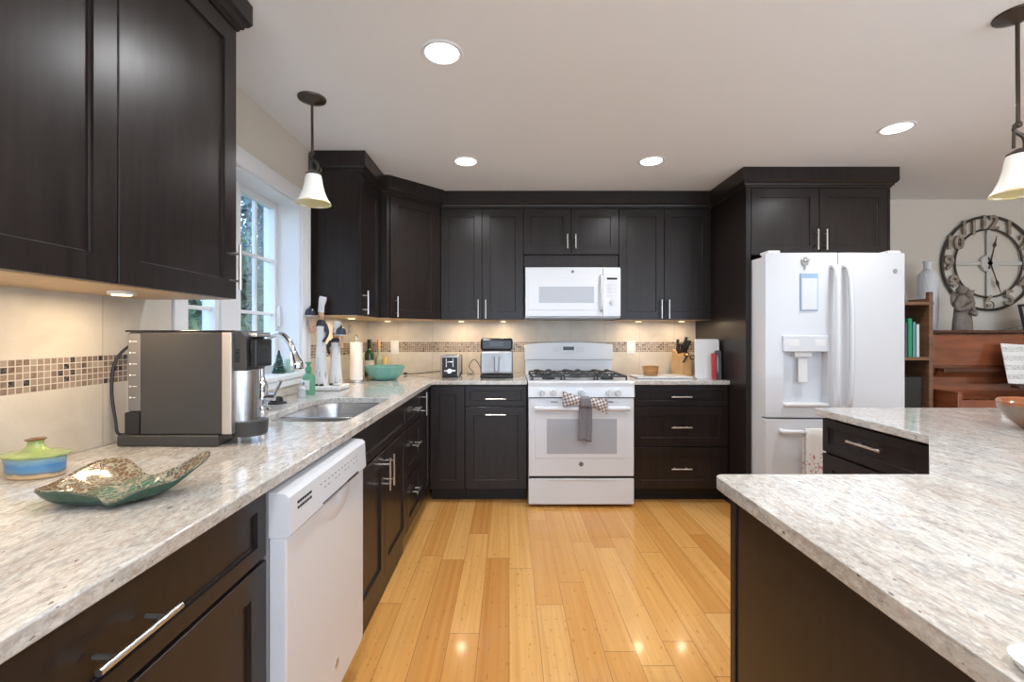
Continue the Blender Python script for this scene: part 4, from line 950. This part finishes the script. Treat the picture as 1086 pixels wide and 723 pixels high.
# ------------------------------------------------------------------ dining side: bookshelf, piano, clock
shelf_wood = mat('walnut_shelf', (.17, .085, .045), .45, var=.3, vscale=6, stretch=(1, 1, 6))
r = thing('bookshelf', 'narrow brown wooden bookshelf between the refrigerator and the piano', 'bookshelf', (2.78, 3.2, 0))
sx0, sx1, sy0, sy1 = 2.645, 2.905, 3.10, 3.36
for a in (sx0, sx1-.028):
    for b in (sy0, sy1-.028): part('post', MB().box(a, a+.028, b, b+.028, .001, 1.545-.10*(b > 3.2)*0, .003), shelf_wood, r)
for zz in (.30, .70, 1.075, 1.455): part('shelf', MB().box(sx0-.002, sx1+.002, sy0-.002, sy1, zz, zz+.022, .002), shelf_wood, r)
part('side_panel', MB().box(sx1-.024, sx1-.012, sy0+.028, sy1-.028, .30, 1.50), shelf_wood, r)
bx = 2.675
for w_, h_, cl, lb in ((.026, .245, (.62, .62, .60), 'thick white book at the left end of the shelf'), (.020, .215, (.70, .66, .58), 'cream book second from the left on the shelf'),
                   (.018, .235, (.08, .10, .12), 'slim dark book in the middle of the shelf'), (.030, .265, (.02, .28, .12), 'tall green book on the shelf'), (.022, .240, (.10, .30, .33), 'teal book beside the tall green one'),
                   (.024, .225, (.60, .62, .62), 'pale grey book at the right end of the shelf')):
    b = thing('book', lb, 'book', (bx, 3.12, 1.098), 'books on the narrow bookshelf')
    part('cover', MB().box(bx, bx+w_, 3.115, 3.117+.0, 1.098, 1.098+h_).box(bx, bx+.002, 3.115, 3.275, 1.098, 1.098+h_).box(bx+w_-.002, bx+w_, 3.115, 3.275, 1.098, 1.098+h_), mat('book_cover', cl, .5), b)
    part('pages', MB().box(bx+.002, bx+w_-.002, 3.118, 3.27, 1.102, 1.094+h_), mat('paper', (.7, .68, .6), .8), b)
    bx += w_+.002
c = (2.74, 3.2, 1.4775)
tag(part('figurine', MB().lathe([(.030, 0), (.032, .01), (.018, .05), (.022, .08), (.010, .10)], c, 20).ball((c[0], c[1], c[2]+.12), .019).tube([(c[0], c[1], c[2]+.09), (c[0]+.05, c[1], c[2]+.06), (c[0]+.07, c[1], c[2]+.0)], .008, 8), mat('pewter_figure', (.30, .27, .24), .5)), 'small greyish figurine on top of the narrow bookshelf', 'figurine')
tag(part('storage_case', MB().box(2.70, 2.86, 3.13, 3.32, .723, .96, .01), black_pl), 'black upright case on the lower shelf of the bookshelf', 'case')
# piano
mah = mat('mahogany', (.23, .070, .030), .12, coat=.6, var=.3, vscale=5, stretch=(1, 1, 5))
mah2 = mat('dark_mahogany', (.075, .026, .014), .2, coat=.3)
PX0, PX1, PF = 3.015, 4.52, 3.27
r = thing('upright_piano', 'glossy mahogany upright piano against the dining room wall', 'piano', (3.75, 3.5, 0))
part('case', MB().box(PX0, PX1, PF+.02, 3.80, .05, 1.255), mah, r)
part('side', MB().box(PX0-.03, PX0, PF-.26, 3.81, .001, .87, .005).box(PX0-.03, PX0, PF, 3.81, .87, 1.262, .005), mah, r)
part('side', MB().box(PX1, PX1+.03, PF-.26, 3.81, .001, .87, .005).box(PX1, PX1+.03, PF, 3.81, .87, 1.262, .005), mah, r)
part('lid', MB().box(PX0-.045, PX1+.045, PF-.015, 3.815, 1.263, 1.283, .005), mah2, r)
part('front_panel', MB().box(PX0+.05, PX1-.05, PF, PF+.02, 1.03, 1.25, .004), mah, r)
part('music_rail', MB().box(PX0+.08, PX1-.08, PF-.05, PF+.02, .985, 1.010, .004), mah2, r)
M1 = Matrix.Translation((0, PF-.02, .985)) @ Matrix.Rotation(math.radians(48), 4, 'X')
part('fallboard', MB().box(PX0+.07, PX1-.07, -.004, .010, -.215, .0, .003, M=M1), mah, r)
part('key_slip', MB().box(PX0, PX1, PF-.26, PF-.235, .74, .815, .004), mah, r)
part('key_bed', MB().box(PX0, PX1, PF-.25, PF+.02, .70, .765), mah2, r)
ks = MB(); kb = MB()
for k in range(52):
    x0 = PX0+.10+k*.0251; ks.box(x0, x0+.0242, PF-.235, PF-.10, .766, .790, .001)
    if k % 7 in (0, 2, 3, 5, 6) and k < 51: kb.box(x0+.017, x0+.031, PF-.190, PF-.10, .790, .802, .001)
part('white_keys', ks, mat('ivory_keys', (.75, .73, .68), .25), r, kind='stuff'); part('black_keys', kb, black_gl, r, kind='stuff')
for a in (PX0-.005, PX1-.045): part('leg', MB().box(a, a+.05, PF-.24, PF-.19, .001, .70, .006), mah, r)
shm = mat('printed_music', (.72, .72, .70), .8); g = G(shm); x, y, z = g.xyz()
ln = g.m('LESS_THAN', g.m('FRACT', g.m('MULTIPLY', z, 110)), .22); bandm = g.m('LESS_THAN', g.m('FRACT', g.m('MULTIPLY', z, 16)), .55)
nt3 = g.ramp(g.noise(g.coord((1, 1, 1)), 120, 2, .5), [(.56, 0.0), (.60, 1.0)])
g.l(g.mix(g.m('MULTIPLY', g.m('MULTIPLY', g.m('MAXIMUM', ln, nt3), bandm), .6), (.74, .74, .72), (.12, .12, .12)), g.b.inputs['Base Color'])
M2 = Matrix.Translation((3.60, PF-.125, .905)) @ Matrix.Rotation(math.radians(-14), 4, 'X') @ Matrix.Rotation(math.radians(4), 4, 'Y')
r = thing('sheet_music', 'open white sheet music standing on the piano', 'sheet music', (3.7, PF-.12, .88))
part('page', MB().box(-.13, .09, -.002, .002, 0, .285, M=M2), shm, r); part('page', MB().box(.092, .31, -.002, .002, 0, .285, M=M2), shm, r)
M3 = Matrix.Translation((0, PF-.14, .892))
tag(part('music_ledge', MB().box(3.50, 4.05, -.025, .03, -.012, .008, .003, M=M3), mah2), 'dark wooden ledge across the piano fallboard under the sheet music', 'ledge')
# vase
c = (3.385, 3.66, 1.284)
pv = [(.045, 0), (.056, .01), (.060, .05), (.064, .18), (.066, .30), (.066, .40), (.058, .455), (.036, .485), (.026, .495), (.027, .53), (.033, .56), (.026, .563)]
pv2 = []
for (a, b), (c_, d) in zip(pv, pv[1:]):
    for k in range(6): pv2.append((a+(c_-a)*k/6, b+(d-b)*k/6))
pv2.append(pv[-1])
tag(part('vase', MB().lathe(pv2, c, 120, rf=lambda a, j, z: 1+(.035*abs(math.sin(9*a+z*28)) if z < .49 else 0)), mat('white_ceramic', (.68, .69, .70), .35)), 'tall white ribbed vase at the left end of the piano top', 'vase')
# angel figure
c = (3.475, 3.47, 1.284); r = thing('angel_figurine', 'brown carved figure of two embracing people on the piano below the clock', 'figurine', c)
cm = mat('carved_clay', (.20, .165, .14), .6, var=.2, vscale=20)
part('robe', MB().lathe([(.072, 0), (.070, .05), (.060, .14), (.055, .20), (.045, .25), (.025, .28)], c, 28, 1, .6), cm, r)
part('head', MB().ball((c[0]-.018, c[1]-.01, c[2]+.305), .032, 1, 1, 1.15).ball((c[0]+.030, c[1]-.02, c[2]+.275), .028, 1, 1, 1.15).lathe([(.040, .31), (.036, .325), (.001, .345)], c, 16), cm, r)
part('arm', MB().tube(smooth_path([(c[0]-.05, c[1]-.01, c[2]+.22), (c[0]-.065, c[1]-.03, c[2]+.16), (c[0]-.02, c[1]-.05, c[2]+.17), (c[0]+.03, c[1]-.05, c[2]+.21)]), .018, 12).tube(smooth_path([(c[0]+.055, c[1]-.01, c[2]+.20), (c[0]+.06, c[1]-.04, c[2]+.12), (c[0]+.01, c[1]-.05, c[2]+.14)]), .014, 12), cm, r)
part('wing', MB().ball((c[0]+.075, c[1]+.01, c[2]+.20), .05, .6, .3, 1.5).ball((c[0]-.045, c[1]+.02, c[2]+.24), .045, .6, .3, 1.4), cm, r)
# photo frame and spectacles
MF_ = Matrix.Translation((4.19, 3.60, 1.284)) @ Matrix.Rotation(-.12, 4, 'X') @ Matrix.Rotation(-.10, 4, 'Y')
r = thing('photo_frame', 'dark picture frame standing on the piano at the right edge', 'picture frame', (4.19, 3.6, 1.284))
part('frame', MB().box(-.10, .12, -.012, 0, 0, .02, .002, M=MF_).box(-.10, .12, -.012, 0, .20, .22, .002, M=MF_).box(-.10, -.08, -.012, 0, 0, .22, .002, M=MF_).box(.10, .12, -.012, 0, 0, .22, .002, M=MF_), black_pl, r)
part('picture', MB().box(-.08, .10, -.006, -.002, .02, .20, M=MF_), mat('faded_print', (.40, .38, .35), .5, var=.4, vscale=8), r)
sp = MB()
for q in (3.86, 3.92): sp.tube([(q+.024*math.cos(2*PI*k/16), 3.42, 1.302+.017*math.sin(2*PI*k/16)) for k in range(17)], .002, 6)
sp.tube([(3.884, 3.42, 1.304), (3.896, 3.42, 1.304)], .002, 6).tube([(3.836, 3.42, 1.304), (3.82, 3.50, 1.290)], .002, 6).tube([(3.944, 3.42, 1.304), (3.96, 3.50, 1.290)], .002, 6)
tag(part('eyeglasses', sp, black_pl), 'thin black eyeglasses lying on the piano top', 'glasses')
# clock
CX, CZ, CY = 4.035, 1.852, YB2-.02
ring_m = mat('dark_iron_ring', (.07, .062, .055), .45, metal=.5); num_m = mat('weathered_numerals', (.34, .285, .23), .7, var=.3, vscale=25); bar_m = mat('whitewashed_wood', (.62, .60, .56), .7)
r = thing('wall_clock', 'large round open metal wall clock with numerals above the piano', 'clock', (CX, CY, CZ))
for R_c, rt, nm in ((.392, .011, 'outer_ring'), (.285, .008, 'inner_ring')):
    mb = MB(); pts = [(CX+R_c*math.cos(2*PI*k/72), CY, CZ+R_c*math.sin(2*PI*k/72)) for k in range(73)]
    mb.tube(pts, rt, 10, cap=False); part(nm, mb, ring_m, r)
for k in range(4):
    a = k*PI/2; Mx = Matrix.Translation((CX, CY, CZ)) @ Matrix.Rotation(a, 4, 'Y')
    part('spoke', MB().box(.05, .285, -.004, .006, -.015, .015, .001, M=Mx), bar_m, r)
part('hub', MB().tube([(CX, CY-.010, CZ), (CX, CY+.010, CZ)], .072, 36), bar_m, r)
for k in range(1, 13):
    a = PI/2-k*PI/6; s_ = .135 if k not in (12, 10, 11) else .130
    mb = text_mesh(str(k), s_*1.25, .007, Matrix.Translation((CX+.338*math.cos(a), CY-.004, CZ+.338*math.sin(a))) @ RX, .004)
    part('numeral', mb, num_m, r)
def hand(ang, L_, w):
    a = PI/2-math.radians(ang); Mx = Matrix.Translation((CX, CY-.016, CZ)) @ Matrix.Rotation(-a, 4, 'Y')
    mb = MB().prism([(-.05, -w*.5), (L_*.55, -w*.4), (L_*.66, -w*1.6), (L_*.78, -w*.5), (L_, 0), (L_*.78, w*.5), (L_*.66, w*1.6), (L_*.55, w*.4), (-.05, w*.5)], -.002, .002, M=Mx @ MXZ)
    return mb.tube([(CX, CY-.02, CZ), (CX, CY-.008, CZ)], .016, 20)
part('hour_hand', hand(13, .235, .010), ring_m, r); part('minute_hand', hand(161, .265, .009), ring_m, r)

# ------------------------------------------------------------------ island items
c = (1.895, 1.60, CT1)
wb_ = mat('striped_bowl_wood', (.35, .14, .05), .22, coat=.4); g = G(wb_); x, y, z = g.xyz()
g.l(g.ramp(g.m('ADD', g.m('MULTIPLY', z, 9.0), g.m('MULTIPLY', g.noise(g.coord((1, 1, 6)), 9, 4), .12)), [(.0, (.22, .09, .035)), (.35, (.26, .12, .06)), (.55, (.24, .17, .13)), (.80, (.22, .15, .11)), (.90, (.36, .11, .035))]), g.b.inputs['Base Color'])
c_o = part('turned_bowl', MB().lathe([(.045, 0), (.060, .004), (.095, .035), (.118, .075), (.122, .098), (.118, .104), (.108, .100), (.100, .075), (.075, .035), (.001, .016)], (0, 0, 0), 56), wb_)
c_o.location = c; tag(c_o, 'round turned wooden bowl on the island at the right edge', 'bowl')
c = (.536, .447, CT1+.0005)
tag(part('white_dish', MB().lathe([(.018, 0), (.024, .002), (.030, .012), (.028, .0125), (.020, .004), (.001, .003)], c, 36), mat('white_porcelain', (.78, .78, .77), .2)), 'small white dish on the near edge of the island at the lower right', 'dish')

# ------------------------------------------------------------------ outdoors
grass = mat('grass_ground', (.10, .14, .05), .9, var=.4, vscale=2)
struct('ground', MB().box(-40, XL-.21, -20, 40, -.45, -.40), grass)
leafs = [mat('leaf_green', (.11, .17, .09), .5, var=.5, vscale=2), mat('leaf_olive', (.24, .27, .11), .5, var=.5, vscale=2), mat('leaf_blue_green', (.12, .20, .21), .5, var=.5, vscale=2)]
bark = mat('bark', (.10, .075, .055), .9, var=.3, vscale=8)
rnd = random.Random(11)
def tree(x, y, h, rad, n, mi, lb):
    t = thing('tree', lb, 'tree', (x, y, -.4), 'trees outside the window')
    tk = MB().tube([(x, y, -.41), (x+.1, y, h*.4), (x, y+.1, h*.8)], [.16, .12, .04], 10)
    for k in range(9):
        a = rnd.random()*6.28; z0 = h*(.15+.6*rnd.random()); tk.tube([(x, y, z0), (x+rad*.7*math.cos(a), y+rad*.7*math.sin(a), z0+.8)], [.05, .012], 6)
    part('trunk', tk, bark, t)
    lf = MB(); cl = [(math.cos(q)*rad*p_, math.sin(q)*rad*p_, h*(.05+.93*rnd.random())) for q, p_ in [(rnd.random()*6.283, .85*rnd.random()**.5) for _ in range(60)]]
    for k in range(n):
        a, b, z = rnd.choice(cl); taper = 1.05-.75*max(0, z/h-.2)
        p = Vector((x+a*taper+rnd.gauss(0, .10), y+b*taper+rnd.gauss(0, .10), z+rnd.gauss(0, .20)))
        u = Vector((rnd.gauss(0, 1), rnd.gauss(0, 1), rnd.gauss(0, 1))).normalized(); w = u.orthogonal().normalized(); s_ = rnd.uniform(.020, .045)
        vs = [lf.bm.verts.new(p+u*s_*1.4), lf.bm.verts.new(p+w*s_*.6), lf.bm.verts.new(p-u*s_*1.4), lf.bm.verts.new(p-w*s_*.6)]
        lf.bm.faces.new(vs)
    me = bpy.data.meshes.new('foliage'); lf.bm.transform(WM[t.name].inverted()); lf.bm.to_mesh(me); lf.bm.free(); me.materials.append(leafs[mi])
    o = bpy.data.objects.new('foliage', me); COL.objects.link(o); o.parent = t
tree(-3.3, 5.2, 1.9, .75, 13000, 0, 'low dense green shrub outside, seen in the far window sash')
tree(-4.3, 7.9, 3.6, .85, 9000, 2, 'blue-green tree outside, farther behind the window glass')
tree(-6.3, 8.1, 3.0, .95, 11000, 1, 'olive green tree outside near the near edge of the window')
tree(-6.0, 11.2, 5.6, 1.2, 10000, 2, 'tall thin blue-green tree outside, between the darker trees')
tree(-8.9, 11.4, 5.8, 1.4, 11000, 0, 'large dark green tree farthest from the window')
